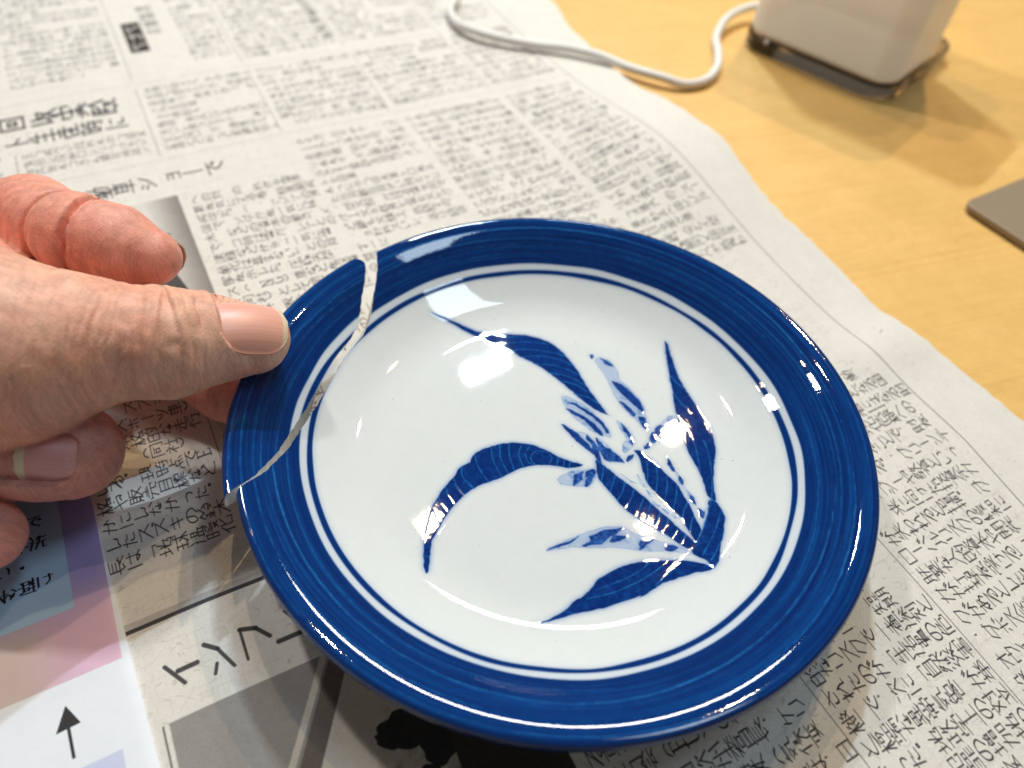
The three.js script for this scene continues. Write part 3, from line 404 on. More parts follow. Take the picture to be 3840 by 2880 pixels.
{
  const N = 2048, K = 16, c = canvas(N, N), x = c.getContext('2d'), C = N / 2, r = rng(41);
  const b = canvas(N, N), xb = b.getContext('2d'); xb.fillStyle = 'rgb(120,120,120)'; xb.fillRect(0, 0, N, N);
  const ring = (ctx, r0, r1, style, ox = 0, oz = 0, wob = 0.15, seed = 1) => { ctx.fillStyle = style; ctx.beginPath(); for (let k = 0; k <= 720; k++) { const a = k / 720 * Math.PI * 2, w = r1 + wob * noise3(Math.cos(a) * 5, Math.sin(a) * 5, seed); ctx.lineTo(C + (ox + Math.cos(a) * w) * K, C + (oz + Math.sin(a) * w) * K); } for (let k = 720; k >= 0; k--) { const a = k / 720 * Math.PI * 2, w = r0 + wob * noise3(Math.cos(a) * 6, Math.sin(a) * 6, seed + 9); ctx.lineTo(C + (ox + Math.cos(a) * w) * K, C + (oz + Math.sin(a) * w) * K); } ctx.fill(); };
  x.fillStyle = 'rgb(216,220,219)'; x.fillRect(0, 0, N, N);
  // soft blue seeping from the cobalt into the glaze
  const bleed = (f) => { x.shadowColor = 'rgba(92,124,186,0.55)'; x.shadowBlur = 18; f(); x.shadowColor = 'transparent'; x.shadowBlur = 0; };
  bleed(() => ring(x, 50.85, 68, 'rgb(0,44,106)', -0.45, 0, 0.16, 2)); bleed(() => ring(x, 48.55, 49.45, 'rgb(0,44,108)', -0.45, 0.1, 0.2, 5));
  // brush streaks round the rim
  for (let i = 0; i < 2600; i++) { const rad = 51.9 + r() * 11.5, a0 = r() * 6.283, l = 0.15 + r() * 1.3, d = r(); x.strokeStyle = d < 0.55 ? `rgba(0,18,70,${0.05 + r() * 0.15})` : `rgba(8,92,164,${0.05 + r() * 0.13})`; x.lineWidth = (0.06 + r() * 0.34) * K; x.beginPath(); x.arc(C - 0.45 * K, C, rad * K, a0, a0 + l); x.stroke(); }
  for (const [rad, w, al, k] of [[60.9, 0.22, 0.6, 3], [58.4, 0.26, 0.75, 1], [56.3, 0.2, 0.5, 4], [55.1, 0.26, 0.7, 2], [53.2, 0.2, 0.5, 6], [57.4, 0.14, 0.3, 8]]) for (let i = 0; i < 900; i++) { const a = i / 900 * 6.2832, q = rad + 0.45 * noise3(Math.cos(a) * 1.4, Math.sin(a) * 1.4, k) + 0.07 * noise3(a * 30, k, 1), p = Math.max(0, 0.55 + 0.75 * noise3(Math.cos(a) * 2.2, Math.sin(a) * 2.2, k + 20) - (Math.cos(a - 0.9) > 0.2 ? 0.28 : 0) + 0.3 * noise3(a * 60, 3, k)); if (p <= 0) continue; x.strokeStyle = `rgba(36,118,180,${Math.min(1, al * p)})`; x.lineWidth = w * K * (0.7 + 0.5 * hash(i, k, 3)); x.beginPath(); x.arc(C - 0.45 * K, C, q * K, a, a + 0.0085); x.stroke(); }
  // brush-painted leaves
  const poly = (ctx, p, seed, wob = 0.12) => { const v = []; for (let i = 0; i < p.length; i += 2) v.push(new THREE.Vector3(p[i], p[i + 1], 0)); const pts = v.length > 3 ? new THREE.CatmullRomCurve3(v, true, 'catmullrom', 0.35).getPoints(v.length * 6) : v; ctx.beginPath(); pts.forEach((q, i) => ctx.lineTo(C + (q.x + wob * noise3(q.x * 1.6, q.y * 1.6, seed)) * K, C + (q.y + wob * noise3(q.x * 1.6, q.y * 1.6, seed + 7)) * K)); ctx.closePath(); };
  bleed(() => PALE.forEach((p, i) => { x.fillStyle = 'rgba(118,152,202,0.3)'; poly(x, p, i, 0.2); x.fill(); x.strokeStyle = 'rgba(60,104,176,0.42)'; x.lineWidth = 2; x.stroke(); }));
  PALE.forEach((p, i) => { x.save(); poly(x, p, i, 0.2); x.clip(); let x0 = 1e9, x1 = -1e9, y0 = 1e9, y1 = -1e9; for (let j = 0; j < p.length; j += 2) { x0 = Math.min(x0, p[j]); x1 = Math.max(x1, p[j]); y0 = Math.min(y0, p[j + 1]); y1 = Math.max(y1, p[j + 1]); } for (let j = 0; j < 26; j++) { const a = x0 + r() * (x1 - x0), q = y0 + r() * (y1 - y0), an = 0.8 + (r() - 0.5) * 1.2, l = 0.6 + r() * 2.4; x.strokeStyle = r() < 0.55 ? `rgba(40,92,168,${0.12 + r() * 0.3})` : `rgba(214,222,232,${0.15 + r() * 0.4})`; x.lineWidth = (0.15 + r() * 0.7) * K; x.beginPath(); x.moveTo(C + a * K, C + q * K); x.lineTo(C + (a + Math.cos(an) * l) * K, C + (q + Math.sin(an) * l) * K); x.stroke(); } x.restore(); });
  for (let k = 0; k < 2; k++) bleed(() => DARK.forEach((p, i) => { x.fillStyle = p.length > 30 ? 'rgb(1,44,108)' : 'rgba(8,50,122,0.75)'; poly(x, p, i + 50, p.length > 30 ? 0.12 : 0.2); x.fill(); }));
  x.lineCap = 'round';
  DARK.forEach((p, i) => { x.save(); poly(x, p, i + 50); x.clip(); let x0 = 1e9, x1 = -1e9, y0 = 1e9, y1 = -1e9; for (let j = 0; j < p.length; j += 2) { x0 = Math.min(x0, p[j]); x1 = Math.max(x1, p[j]); y0 = Math.min(y0, p[j + 1]); y1 = Math.max(y1, p[j + 1]); } const n = 40 + (x1 - x0) * (y1 - y0) * 4, big = (x1 - x0) * (y1 - y0) > 40; for (let j = 0; j < n; j++) { const a = x0 + r() * (x1 - x0), q = y0 + r() * (y1 - y0), an = r() * 7, l = 0.4 + r() * 1.6; x.strokeStyle = r() < 0.5 ? `rgba(2,22,92,${0.1 + r() * 0.12})` : `rgba(${big ? 24 : 70},${big ? 82 : 124},${big ? 166 : 196},${big ? 0.08 + r() * 0.1 : 0.12 + r() * 0.2})`; x.lineWidth = (0.12 + r() * 0.5) * K; x.beginPath(); x.moveTo(C + a * K, C + q * K); x.lineTo(C + (a + Math.cos(an) * l) * K, C + (q + Math.sin(an) * l) * K); x.stroke(); } x.restore(); });
  VEIN.forEach((p, i) => { const v = []; for (let j = 0; j < p.length; j += 2) v.push(new THREE.Vector3(p[j], p[j + 1], 0)); const pts = v.length > 2 ? new THREE.CatmullRomCurve3(v).getPoints(24) : v; for (let j = 0; j + 1 < pts.length; j++) { x.strokeStyle = `rgba(34,116,180,${0.65 + 0.3 * noise3(j * 0.7, i, 2)})`; x.lineWidth = (0.2 + 0.07 * noise3(j * 0.9, i, 5)) * K; x.beginPath(); x.moveTo(C + pts[j].x * K, C + pts[j].y * K); x.lineTo(C + pts[j + 1].x * K, C + pts[j + 1].y * K); x.stroke(); } });
  { const soft = canvas(N, N), s = soft.getContext('2d'); s.filter = 'blur(1.4px)'; s.drawImage(c, 0, 0); x.drawImage(soft, 0, 0); }   // colour sunk into the glaze
  // pin marks in the glaze
  for (let i = 0; i < 46; i++) { const a = r() * 6.283, q = Math.sqrt(r()) * 47; x.fillStyle = `rgba(90,100,120,${0.25 + r() * 0.4})`; x.beginPath(); x.arc(C + Math.cos(a) * q * K, C + Math.sin(a) * q * K, 0.8 + r() * 1.6, 0, 7); x.fill(); }
  grain(x, N, N, 61, 3, 1);
  plateMap = colorTex(c);
  // relief of the glaze: thicker over the cobalt, with a faint orange peel and throwing lines
  ring(xb, 50.85, 68, 'rgb(150,150,150)', -0.45, 0, 0.16, 2); ring(xb, 48.55, 49.45, 'rgb(150,150,150)', -0.45, 0.1, 0.2, 5); DARK.forEach((p, i) => { xb.fillStyle = 'rgb(154,154,154)'; poly(xb, p, i + 50); xb.fill(); });
  VEIN.forEach((p) => { xb.strokeStyle = 'rgb(128,128,128)'; xb.lineWidth = 3.4; xb.beginPath(); for (let j = 0; j < p.length; j += 2) xb.lineTo(C + p[j] * K, C + p[j + 1] * K); xb.stroke(); });
  { const soft = canvas(N, N), s = soft.getContext('2d'); s.filter = 'blur(2px)'; s.drawImage(b, 0, 0); xb.drawImage(soft, 0, 0); }
  const im = xb.getImageData(0, 0, N, N), d = im.data;
  for (let y = 0; y < N; y++) for (let q = 0; q < N; q++) { const o = (y * N + q) * 4, rad = Math.hypot(q - C, y - C) / K, on = rad > 51 ? 1 : 0.55, n = on * (2.6 * tile(q, y) + 1.2 * tile(q * 2 + 99, y * 2 + 31)) + 2 * tile(q >> 2, y >> 2) + (rad > 51 ? 1.5 * tile(Math.round(rad * 16), 40) : 0); d[o] = d[o + 1] = d[o + 2] = d[o] + n; }
  xb.putImageData(im, 0, 0);
  plateBump = new THREE.CanvasTexture(b); plateBump.magFilter = THREE.LinearFilter;
}
const glaze = new THREE.MeshPhysicalMaterial({ map: plateMap, roughness: 0.02, bumpMap: plateBump, bumpScale: 0.00011, ior: 1.52 });
const underGlaze = new THREE.MeshPhysicalMaterial({ color: lin(0.72, 0.73, 0.71), roughness: 0.12 });
const biscuit = new THREE.MeshStandardMaterial({ color: lin(0.82, 0.82, 0.8), roughness: 0.75, bumpMap: dataTex(256, 256, (x, y) => 128 + 70 * noise3(x / 5, y / 5, 3) + 40 * noise3(x / 2, y / 2, 5)), bumpScale: 0.0001 });
{
  const top = []; for (let i = 0; i <= 84; i++) { const q = 61 * (i / 84) ** 0.8; top.push([q, plateTop(q)]); }
  top.push([61.35, 19.85], [61.7, 19.8], [62.0, 19.62], [62.25, 19.32], [62.42, 18.9], [62.5, 18.4], [62.45, 17.9], [62.2, 17.35], [61.5, 16.7], [59, 15.2]);
  const low = [[59, 15.2], [56, 13.4], [50, 9.6], [44, 6.4], [38, 4.5], [35, 3.9], [34.4, 3.2], [34.1, 0.5], [33.7, 0.12], [33.2, 0], [31.2, 0], [30.6, 0.15], [30.3, 0.6], [30, 2.2], [27, 2.5], [14, 2.6], [0, 2.6]];
  const SEG = 288;
  const lathe = (pts) => {
    const g = new THREE.LatheGeometry(pts.map(([a, b]) => new THREE.Vector2(Math.max(a, 1e-3), b)), SEG), p = g.attributes.position, uv = g.attributes.uv;
    for (let i = 0; i < p.count; i++) uv.setXY(i, 0.5 + p.getX(i) / 128, 0.5 - p.getZ(i) / 128);
    return g;
  };
  // a lathe runs its profile upwards to face outwards: turn the triangles so that all face out of the clay
  const gt = lathe(top), gb = lathe(low), flip = (g) => { const a = g.index.array; for (let i = 0; i < a.length; i += 3) { const q = a[i]; a[i] = a[i + 1]; a[i + 1] = q; } const n = g.attributes.normal; for (let i = 0; i < n.count; i++) n.setXYZ(i, -n.getX(i), -n.getY(i), -n.getZ(i)); };
  if (gt.attributes.normal.getY(5) < 0) flip(gt);
  const nb = gb.attributes.normal; if (nb.getY(nb.count - 3) > 0) flip(gb);
  // match winding to the normals
  for (const g of [gt, gb]) { const a = g.index.array, p = g.attributes.position, n = g.attributes.normal, v = [0, 1, 2].map(() => new THREE.Vector3()), e = new THREE.Vector3(); for (let i = 0; i < a.length; i += 3) { for (let k = 0; k < 3; k++) v[k].fromBufferAttribute(p, a[i + k]); e.copy(v[1]).sub(v[0]).cross(v[2].clone().sub(v[0])); if (e.x * n.getX(a[i]) + e.y * n.getY(a[i]) + e.z * n.getZ(a[i]) < 0) { const q = a[i + 1]; a[i + 1] = a[i + 2]; a[i + 2] = q; } } }
  const whole = mergeGeometries([gt, gb], true);
  // the break: a ragged, slanting surface through the clay
  const cutter = (line) => {
    const pts = new THREE.CatmullRomCurve3(line.map(([a, b]) => new THREE.Vector3(a, 0, b)), false, 'catmullrom', 0.3).getPoints(220);
    const n = pts.length, lo = [], hi = [];
    pts.forEach((p, i) => {
      const f = i / (n - 1), q = pts[Math.min(n - 1, i + 1)].clone().sub(pts[Math.max(0, i - 1)]).normalize(), nx = -q.z, nz = q.x, sgn = nx < 0 ? 1 : -1;
      const jit = 0.1 * noise3(p.x * 1.1, p.z * 1.1, 3) + 0.05 * noise3(p.x * 4, p.z * 4, 8), k = 0.08 + 0.5 * smooth(0.1, 0.3, f) * smooth(0.62, 0.42, f) - 0.15 * smooth(0.55, 0.7, f), ref = plateTop(Math.min(61, Math.hypot(p.x, p.z)));
      const at = (y) => new THREE.Vector3(p.x + sgn * nx * (jit + k * (ref - y)), y, p.z + sgn * nz * (jit + k * (ref - y)));
      hi.push(at(26)); lo.push(at(-3));
    });
    for (const a of [hi, lo]) { const y = a[0].y; a.push(new THREE.Vector3(-150, y, 60), new THREE.Vector3(-150, y, -70)); }
    const m = hi.length, tri = [];
    const quad = (a, b, c, d) => tri.push(a, b, c, a, c, d);
    for (let i = 0; i < m; i++) quad(lo[i], hi[i], hi[(i + 1) % m], lo[(i + 1) % m]);
    const flat = (a) => THREE.ShapeUtils.triangulateShape(a.map((p) => new THREE.Vector2(p.x, p.z)), []);
    const cap = (loop, side) => { for (const [a, b, c] of flat(loop)) { const A = loop[a], B = loop[b], C = loop[c], ny = (B.z - A.z) * (C.x - A.x) - (B.x - A.x) * (C.z - A.z); if (ny * side > 0) tri.push(A, B, C); else tri.push(A, C, B); } };
    cap(hi, 1); cap(lo, -1);
    const g = new THREE.BufferGeometry(), pos = [], uv = []; for (const p of tri) { pos.push(p.x, p.y, p.z); uv.push(p.z * 0.06, p.y * 0.06); }
    g.setAttribute('position', new THREE.Float32BufferAttribute(pos, 3)); g.setAttribute('uv', new THREE.Float32BufferAttribute(uv, 2)); g.computeVertexNormals();
    // outward test by signed volume
    let vol = 0; for (let i = 0; i < pos.length; i += 9) vol += pos[i] * (pos[i + 4] * pos[i + 8] - pos[i + 5] * pos[i + 7]) - pos[i + 1] * (pos[i + 3] * pos[i + 8] - pos[i + 5] * pos[i + 6]) + pos[i + 2] * (pos[i + 3] * pos[i + 7] - pos[i + 4] * pos[i + 6]);
    if (vol < 0) { for (let i = 0; i < pos.length; i += 9) for (let k = 0; k < 3; k++) { const q = pos[i + k]; pos[i + k] = pos[i + 3 + k]; pos[i + 3 + k] = q; } for (let i = 0; i < uv.length; i += 6) for (let k = 0; k < 2; k++) { const q = uv[i + k]; uv[i + k] = uv[i + 2 + k]; uv[i + 2 + k] = q; } g.setAttribute('position', new THREE.Float32BufferAttribute(pos, 3)); g.setAttribute('uv', new THREE.Float32BufferAttribute(uv, 2)); g.computeVertexNormals(); }
    return g;
  };
  const ext = (l) => [[-46.2, -50], ...l, [-57.4, 31]];
  const shardLine = [[-54, -46.2], [-49.6, -41.2], [-44.6, -39.8], ...BREAK.slice(1), [-57.4, 31]];
  const ev = new Evaluator(); ev.useGroups = true; ev.attributes = ['position', 'uv', 'normal'];
  const run = (line, op) => { const A = new Brush(whole, [glaze, underGlaze]), B = new Brush(cutter(line), biscuit); A.updateMatrixWorld(); B.updateMatrixWorld(); return ev.evaluate(A, B, op); };
  const split = (res, root) => {   // one mesh for each surface: glazed top, white underside, broken edge
    const src = res.geometry, mats = [].concat(res.material), names = new Map([[glaze, 'glazed_face'], [underGlaze, 'underside'], [biscuit, 'broken_edge']]);
    for (const [mat, name] of names) {
      const idx = []; for (const gr of src.groups) if (mats[gr.materialIndex] === mat) for (let i = gr.start; i < gr.start + gr.count; i++) idx.push(src.index ? src.index.getX(i) : i);
      if (!idx.length) continue;
      const g = new THREE.BufferGeometry(); for (const at of ['position', 'uv', 'normal']) { const s = src.attributes[at], n = s.itemSize, o = new Float32Array(idx.length * n); idx.forEach((v, i) => { for (let k = 0; k < n; k++) o[i * n + k] = s.array[v * n + k]; }); g.setAttribute(at, new THREE.BufferAttribute(o, n)); }
      if (name === 'broken_edge') g.computeVertexNormals();
      g.scale(mm, mm, mm);
      part(name, g, mat, root);
    }
  };
  const plate = thing('broken_plate', 'round white plate with a broad blue rim and painted leaves, its side broken off', 'plate');
  split(run(ext(BREAK), SUBTRACTION), plate);
  const shard = thing('plate_shard', 'narrow curved blue piece broken off the plate, held under a thumb', 'shard');
  split(run(shardLine, INTERSECTION), shard);
  shard.position.set(-0.0019, 0.0004, 0.0007); shard.rotation.y = 0.016; 
}

// ------------------------------------------------------------ hand
const BONES = {"thumb": [[-62.0, 26.2, -5.6, 7.3], [-68.1, 28.5, -2.7, 8.4], [-74.8, 31.0, 2.2, 9.9], [-87.7, 34.0, 6.2, 11.4], [-97.9, 35.5, 11.1, 14.5]], "index": [[-87.0, 30.0, -22.0, 5.8], [-94.0, 31.5, -22.6, 7.6], [-101.5, 32.0, -23.6, 8.3], [-119.2, 27.0, -34.7, 8.8], [-139.2, 20.0, -37.4, 9.5]], "middle": [[-67.7, 8.7, -4.7, 6.4], [-70.7, 9.0, -6.2, 7], [-87.5, 12.0, -13.2, 7.6], [-103.0, 18.0, -17.5, 8.2]], "ring": [[-101.0, 22.5, 24.5, 6.8], [-94.0, 20.0, 21.6, 8.0], [-90.3, 17, 18.6, 8.2], [-101.1, 8.0, 8.7, 8.4]], "little": [[-98.8, 14.0, 35.3, 6.4], [-104.5, 13.0, 34.0, 6.8], [-114.2, 12.0, 27.3, 7]]};
{
  const finger = (list) => list.map((b) => ({ p: new THREE.Vector3(b[0], b[1], b[2]), r: b[3] }));
  const F = Object.fromEntries(Object.entries(BONES).map(([k, v]) => [k, finger(v)]));
  const cone = (x, y, z, a, b) => {   // distance to a round cone
    const bx = b.p.x - a.p.x, by = b.p.y - a.p.y, bz = b.p.z - a.p.z, l2 = bx * bx + by * by + bz * bz, rr = a.r - b.r, a2 = l2 - rr * rr, il2 = 1 / l2;
    const px = x - a.p.x, py = y - a.p.y, pz = z - a.p.z, yy = px * bx + py * by + pz * bz, zz = yy - l2;
    const qx = px * l2 - bx * yy, qy = py * l2 - by * yy, qz = pz * l2 - bz * yy, x2 = qx * qx + qy * qy + qz * qz, y2 = yy * yy * l2, z2 = zz * zz * l2, k = Math.sign(rr) * rr * rr * x2;
    if (Math.sign(zz) * a2 * z2 > k) return Math.sqrt(x2 + z2) * il2 - b.r;
    if (Math.sign(yy) * a2 * y2 < k) return Math.sqrt(x2 + y2) * il2 - a.r;
    return (Math.sqrt(x2 * a2 * il2) + yy * rr) * il2 - a.r;
  };
  const smin = (a, b, k) => { const h = Math.max(k - Math.abs(a - b), 0) / k; return Math.min(a, b) - h * h * k * 0.25; };
  const chain = (x, y, z, c, k) => { let d = 1e9; for (let i = 0; i + 1 < c.length; i++) d = smin(d, cone(x, y, z, c[i], c[i + 1]), k); return d; };
  // arc length along a finger from its tip, and the turn round its axis
  const alongFinger = (x, y, z, c) => { let best = 1e9, s = 0, out = 0, ang = 0; for (let i = 0; i + 1 < c.length; i++) { const a = c[i].p, b = c[i + 1].p, dx = b.x - a.x, dy = b.y - a.y, dz = b.z - a.z, l = Math.hypot(dx, dy, dz); let t = ((x - a.x) * dx + (y - a.y) * dy + (z - a.z) * dz) / (l * l); const tc = Math.max(i ? 0 : -2, Math.min(1, t)), ex = x - a.x - dx * tc, ey = y - a.y - dy * tc, ez = z - a.z - dz * tc, d = Math.hypot(ex, ey, ez); if (d < best) { best = d; out = s + tc * l; ang = Math.atan2(ey, ez); } s += l; } return [out, ang]; };
  const groove = (s, at, w) => Math.exp(-(((s - at) / w) ** 2));
  const knuckles = rng(9), WR = []; for (let i = 0; i < 26; i++) WR.push([11.5 + i * 1.42 + (knuckles() - 0.5) * 1.0, 0.16 + knuckles() * 0.3, 0.3 + knuckles() * 0.3, (knuckles() - 0.5) * 1.6]);
  const palm = finger([[-98, 34, 12, 14.5], [-112, 32, 8, 18], [-135, 30, 0, 22], [-165, 34, 8, 24], [-200, 42, 24, 24], [-250, 48, 44, 27]]);
  const web = finger([[-139, 22, -36, 9.5], [-140, 28, -10, 13], [-165, 34, 8, 20]]);
  const deep = finger([[-103, 18, -17.5, 8.2], [-128, 22, -14, 10], [-150, 28, -4, 14]]);
  const ringRoot = finger([[-101.1, 8, 8.7, 8.4], [-122, 14, 6, 10], [-145, 24, 4, 14]]);
  const litRoot = finger([[-114.2, 12, 27.3, 7], [-128, 14, 20, 9], [-148, 24, 14, 13]]);
  const BEDS = [];
  const bed = (c, toTip, up, w, l, R) => { const T = new THREE.Vector3(...toTip).normalize(), N = new THREE.Vector3(...up); N.addScaledVector(T, -N.dot(T)).normalize(); const b = { O: new THREE.Vector3(...c), T, N, W: new THREE.Vector3().crossVectors(T, N), w, l, R }; BEDS.push(b); return b; };
  const pressed = (d, x, y, z, b) => {   // the flesh under a nail lies a little below the plate; round it the skin stands up as a fold
    const px = x - b.O.x, py = y - b.O.y, pz = z - b.O.z, v = px * b.T.x + py * b.T.y + pz * b.T.z, a = px * b.W.x + py * b.W.y + pz * b.W.z, h = px * b.N.x + py * b.N.y + pz * b.N.z;
    if (h < -5 || Math.abs(a) > b.w * 0.8 || v < -b.l * 0.75) return d;
    const half = b.w / 2 * (v > -b.l / 2 ? 1 : 0), drop = b.R - Math.sqrt(Math.max(0.5, b.R * b.R - a * a)), bow = 0.021 * v * v, edge = b.w / 2 * (v < 0 ? (1 - Math.min(1, Math.abs(v / (b.l / 2))) ** 3) ** 0.42 : 1), inside = (a < 0 && b.open ? smooth(b.w / 2 + 3.4, b.w / 2 + 2.4, -a) : smooth(edge + 0.15, edge - 0.6, Math.abs(a))) * smooth(-b.l / 2 - 0.1, -b.l / 2 + 1.3, v);
    const lid = h + drop + bow + 0.28;
    return d + (Math.max(d, lid) - d) * inside;
  };
  //NAILS
  const NAIL = { thumb: bed([-59.7, 33.5, -4.3], [9.6, -5.2, -5.6], [0.4, 0.85, -0.04], 12.4, 13.8, 7.3), ring: bed([-88.6, 24.2, 24.9], [-6.4, 3.2, 2.5], [0.48, 0.68, 0.52], 9.6, 10, 5.6), index: bed([-86.6, 28.4, -27.0], [7, -1.5, 0.6], [0.1, -0.2, -0.95], 9, 9.6, 5.6) };
  NAIL.thumb.open = true;
  function field(x, y, z) {
    let th = chain(x, y, z, F.thumb, 2.5);
    if (Math.abs(th) < 1.6) {
      const [s, a] = alongFinger(x, y, z, F.thumb), back = smooth(-0.95, 0.3, Math.sin(a + 0.1));
      for (const [at, dep, w, slant] of WR) { const q = s + slant * (a - 1.2) * 0.8 + (s > 20 ? (a - 1.2) * 2.4 : 0) + 0.55 * noise3(x / 3, z / 3, y / 3), m = groove(s, at, 4); if (m > 0.02) th += back * dep * 0.9 * groove(q, at, w) * (0.5 + 0.5 * noise3(a * 2.2, at, 4)); }
      th += back * 0.4 * groove(s + (a - 1.3) * 0.6, 15.8, 0.5) - back * 0.35 * groove(s, 14.2, 1.0) - back * 0.3 * groove(s, 17.6, 1.2);
      th += 0.16 * noise3(x / 2.4, y / 2.4, z / 2.4) * smooth(6, 12, s);
    }
    th = pressed(th, x, y, z, NAIL.thumb);
    let ix = chain(x, y, z, F.index, 2.5);
    if (Math.abs(ix) < 2.5) { const [s] = alongFinger(x, y, z, F.index); ix += 1.9 * groove(s + 0.4 * noise3(x / 4, y / 4, z / 4), 13.6, 0.6) + 0.4 * groove(s, 12.2, 0.35) - 0.5 * groove(s, 7.5, 4) - 0.35 * groove(s, 17.5, 2.6) + 1.8 * groove(s, 22.4, 0.65) + 0.08 * noise3(x / 1.6, y / 1.6, z / 1.6); }
    let md = chain(x, y, z, F.middle, 3), rg = chain(x, y, z, F.ring, 3), lt = chain(x, y, z, F.little, 3);
    if (Math.abs(rg) < 1.6) { const [s] = alongFinger(x, y, z, F.ring); rg += 0.12 * noise3(x / 2, y / 2, z / 2) + 0.2 * groove(s, 11, 0.4) + 0.18 * groove(s, 12.4, 0.35); }
    rg = pressed(rg, x, y, z, NAIL.ring);
    let p = Math.min(1e9, chain(x, y, z, palm, 8)); p = smin(p, chain(x, y, z, web, 6), 8); p = smin(p, chain(x, y, z, deep, 5), 8); p = smin(p, chain(x, y, z, ringRoot, 5), 8); p = smin(p, chain(x, y, z, litRoot, 5), 8);
    let d = smin(th, p, 7);
    d = smin(d, ix, 0.8); d = smin(d, md, 0.8); d = smin(d, rg, 0.8); d = smin(d, lt, 0.8);
    const kk = 4; if (x < -112) d = Math.min(d, smin(smin(ix, p, kk), smin(smin(md, p, kk), smin(rg, p, kk), 1), 1));
    return [d, th, ix, md, rg, lt, p];
  }
  // grid: fine where the frame sees the hand, coarser along the wrist
  const axis = (from, to, step, grow, turn) => { const a = [from]; let h = step; while (a[a.length - 1] < to) { if (a[a.length - 1] > turn) h = Math.min(h * grow, 4); a.push(a[a.length - 1] + h); } return a; };
  const xs = axis(50, 282, 0.5, 1.12, 116).map((v) => -v).reverse(), ys = axis(-1, 76, 0.5, 1.1, 47), zs = [...axis(-46, 46, 0.5, 1, 99), ...axis(46.5, 80, 0.8, 1.15, 46)];
  const NX = xs.length, NY = ys.length, NZ = zs.length, val = new Float32Array(NX * NY * NZ), id = (i, j, k) => (i * NY + j) * NZ + k;
  // sample every fourth node first, and the rest only near the skin
  const far = new Float32Array(NX * NY * NZ).fill(NaN), S = 4;
  for (let i = 0; i < NX; i += S) for (let j = 0; j < NY; j += S) for (let k = 0; k < NZ; k += S) far[id(i, j, k)] = field(xs[i], ys[j], zs[k])[0];
  for (let i = 0; i < NX; i++) for (let j = 0; j < NY; j++) for (let k = 0; k < NZ; k++) {
    const i0 = i - i % S, j0 = j - j % S, k0 = k - k % S, f = far[id(i0, j0, k0)], reach = Math.hypot(xs[Math.min(NX - 1, i0 + S)] - xs[i0], ys[Math.min(NY - 1, j0 + S)] - ys[j0], zs[Math.min(NZ - 1, k0 + S)] - zs[k0]) + 2.5;
    val[id(i, j, k)] = Math.abs(f) > reach ? f : field(xs[i], ys[j], zs[k])[0];
  }
  const pos = [], col = [], uv = [], nor = [], idx = [], cell = new Int32Array(NX * NY * NZ).fill(-1);
  const base = { thumb: [0.88, 0.46, 0.32], red: [0.88, 0.37, 0.27], ring: [0.78, 0.34, 0.27], palm: [0.8, 0.39, 0.28] };
  for (let i = 0; i < NX - 1; i++) for (let j = 0; j < NY - 1; j++) for (let k = 0; k < NZ - 1; k++) {
    let n = 0, sx = 0, sy = 0, sz = 0, inside = 0; const v = [];
    for (let q = 0; q < 8; q++) { const w = val[id(i + (q & 1), j + ((q >> 1) & 1), k + (q >> 2))]; v.push(w); if (w < 0) inside++; }
    if (!inside || inside === 8) continue;
    for (let q = 0; q < 8; q++) for (const bit of [1, 2, 4]) { if (q & bit) continue; const a = v[q], b = v[q | bit]; if ((a < 0) === (b < 0)) continue; const t = a / (a - b); n++; sx += (q & 1) + (bit === 1 ? t : 0); sy += ((q >> 1) & 1) + (bit === 2 ? t : 0); sz += (q >> 2) + (bit === 4 ? t : 0); }
    const x = xs[i] + (xs[i + 1] - xs[i]) * sx / n, y = ys[j] + (ys[j + 1] - ys[j]) * sy / n, z = zs[k] + (zs[k + 1] - zs[k]) * sz / n;
    cell[id(i, j, k)] = pos.length / 3; pos.push(x * mm, y * mm, z * mm); uv.push(x * 0.05, z * 0.05);
    const e = x < -120 ? 0.5 : 0.22, gx = field(x + e, y, z)[0] - field(x - e, y, z)[0], gy = field(x, y + e, z)[0] - field(x, y - e, z)[0], gz = field(x, y, z + e)[0] - field(x, y, z - e)[0], gl = Math.hypot(gx, gy, gz) || 1; nor.push(gx / gl, gy / gl, gz / gl);
    const [, th, ix, md, rg, lt, p] = field(x, y, z), wt = [th, ix, md, rg, lt, p].map((q) => Math.exp(-Math.max(0, q) * 1.2)), tot = wt.reduce((a, b) => a + b), mix = [0, 0, 0];
    [base.thumb, base.red, base.red, base.ring, base.ring, base.palm].forEach((b, q) => { for (let m = 0; m < 3; m++) mix[m] += b[m] * wt[q] / tot; });
    const mott = 1.1 + 0.07 * noise3(x / 3.2, y / 3.2, z / 3.2) + 0.05 * noise3(x / 1.1, y / 1.1, z / 1.1), flush = 0.11 * noise3(x / 5, y / 5, z / 5 + 9) + 0.06 * noise3(x / 2, y / 2, z / 2 + 3);
    col.push(mix[0] * mott, mix[1] * (mott - flush), mix[2] * (mott - flush * 1.2));
  }
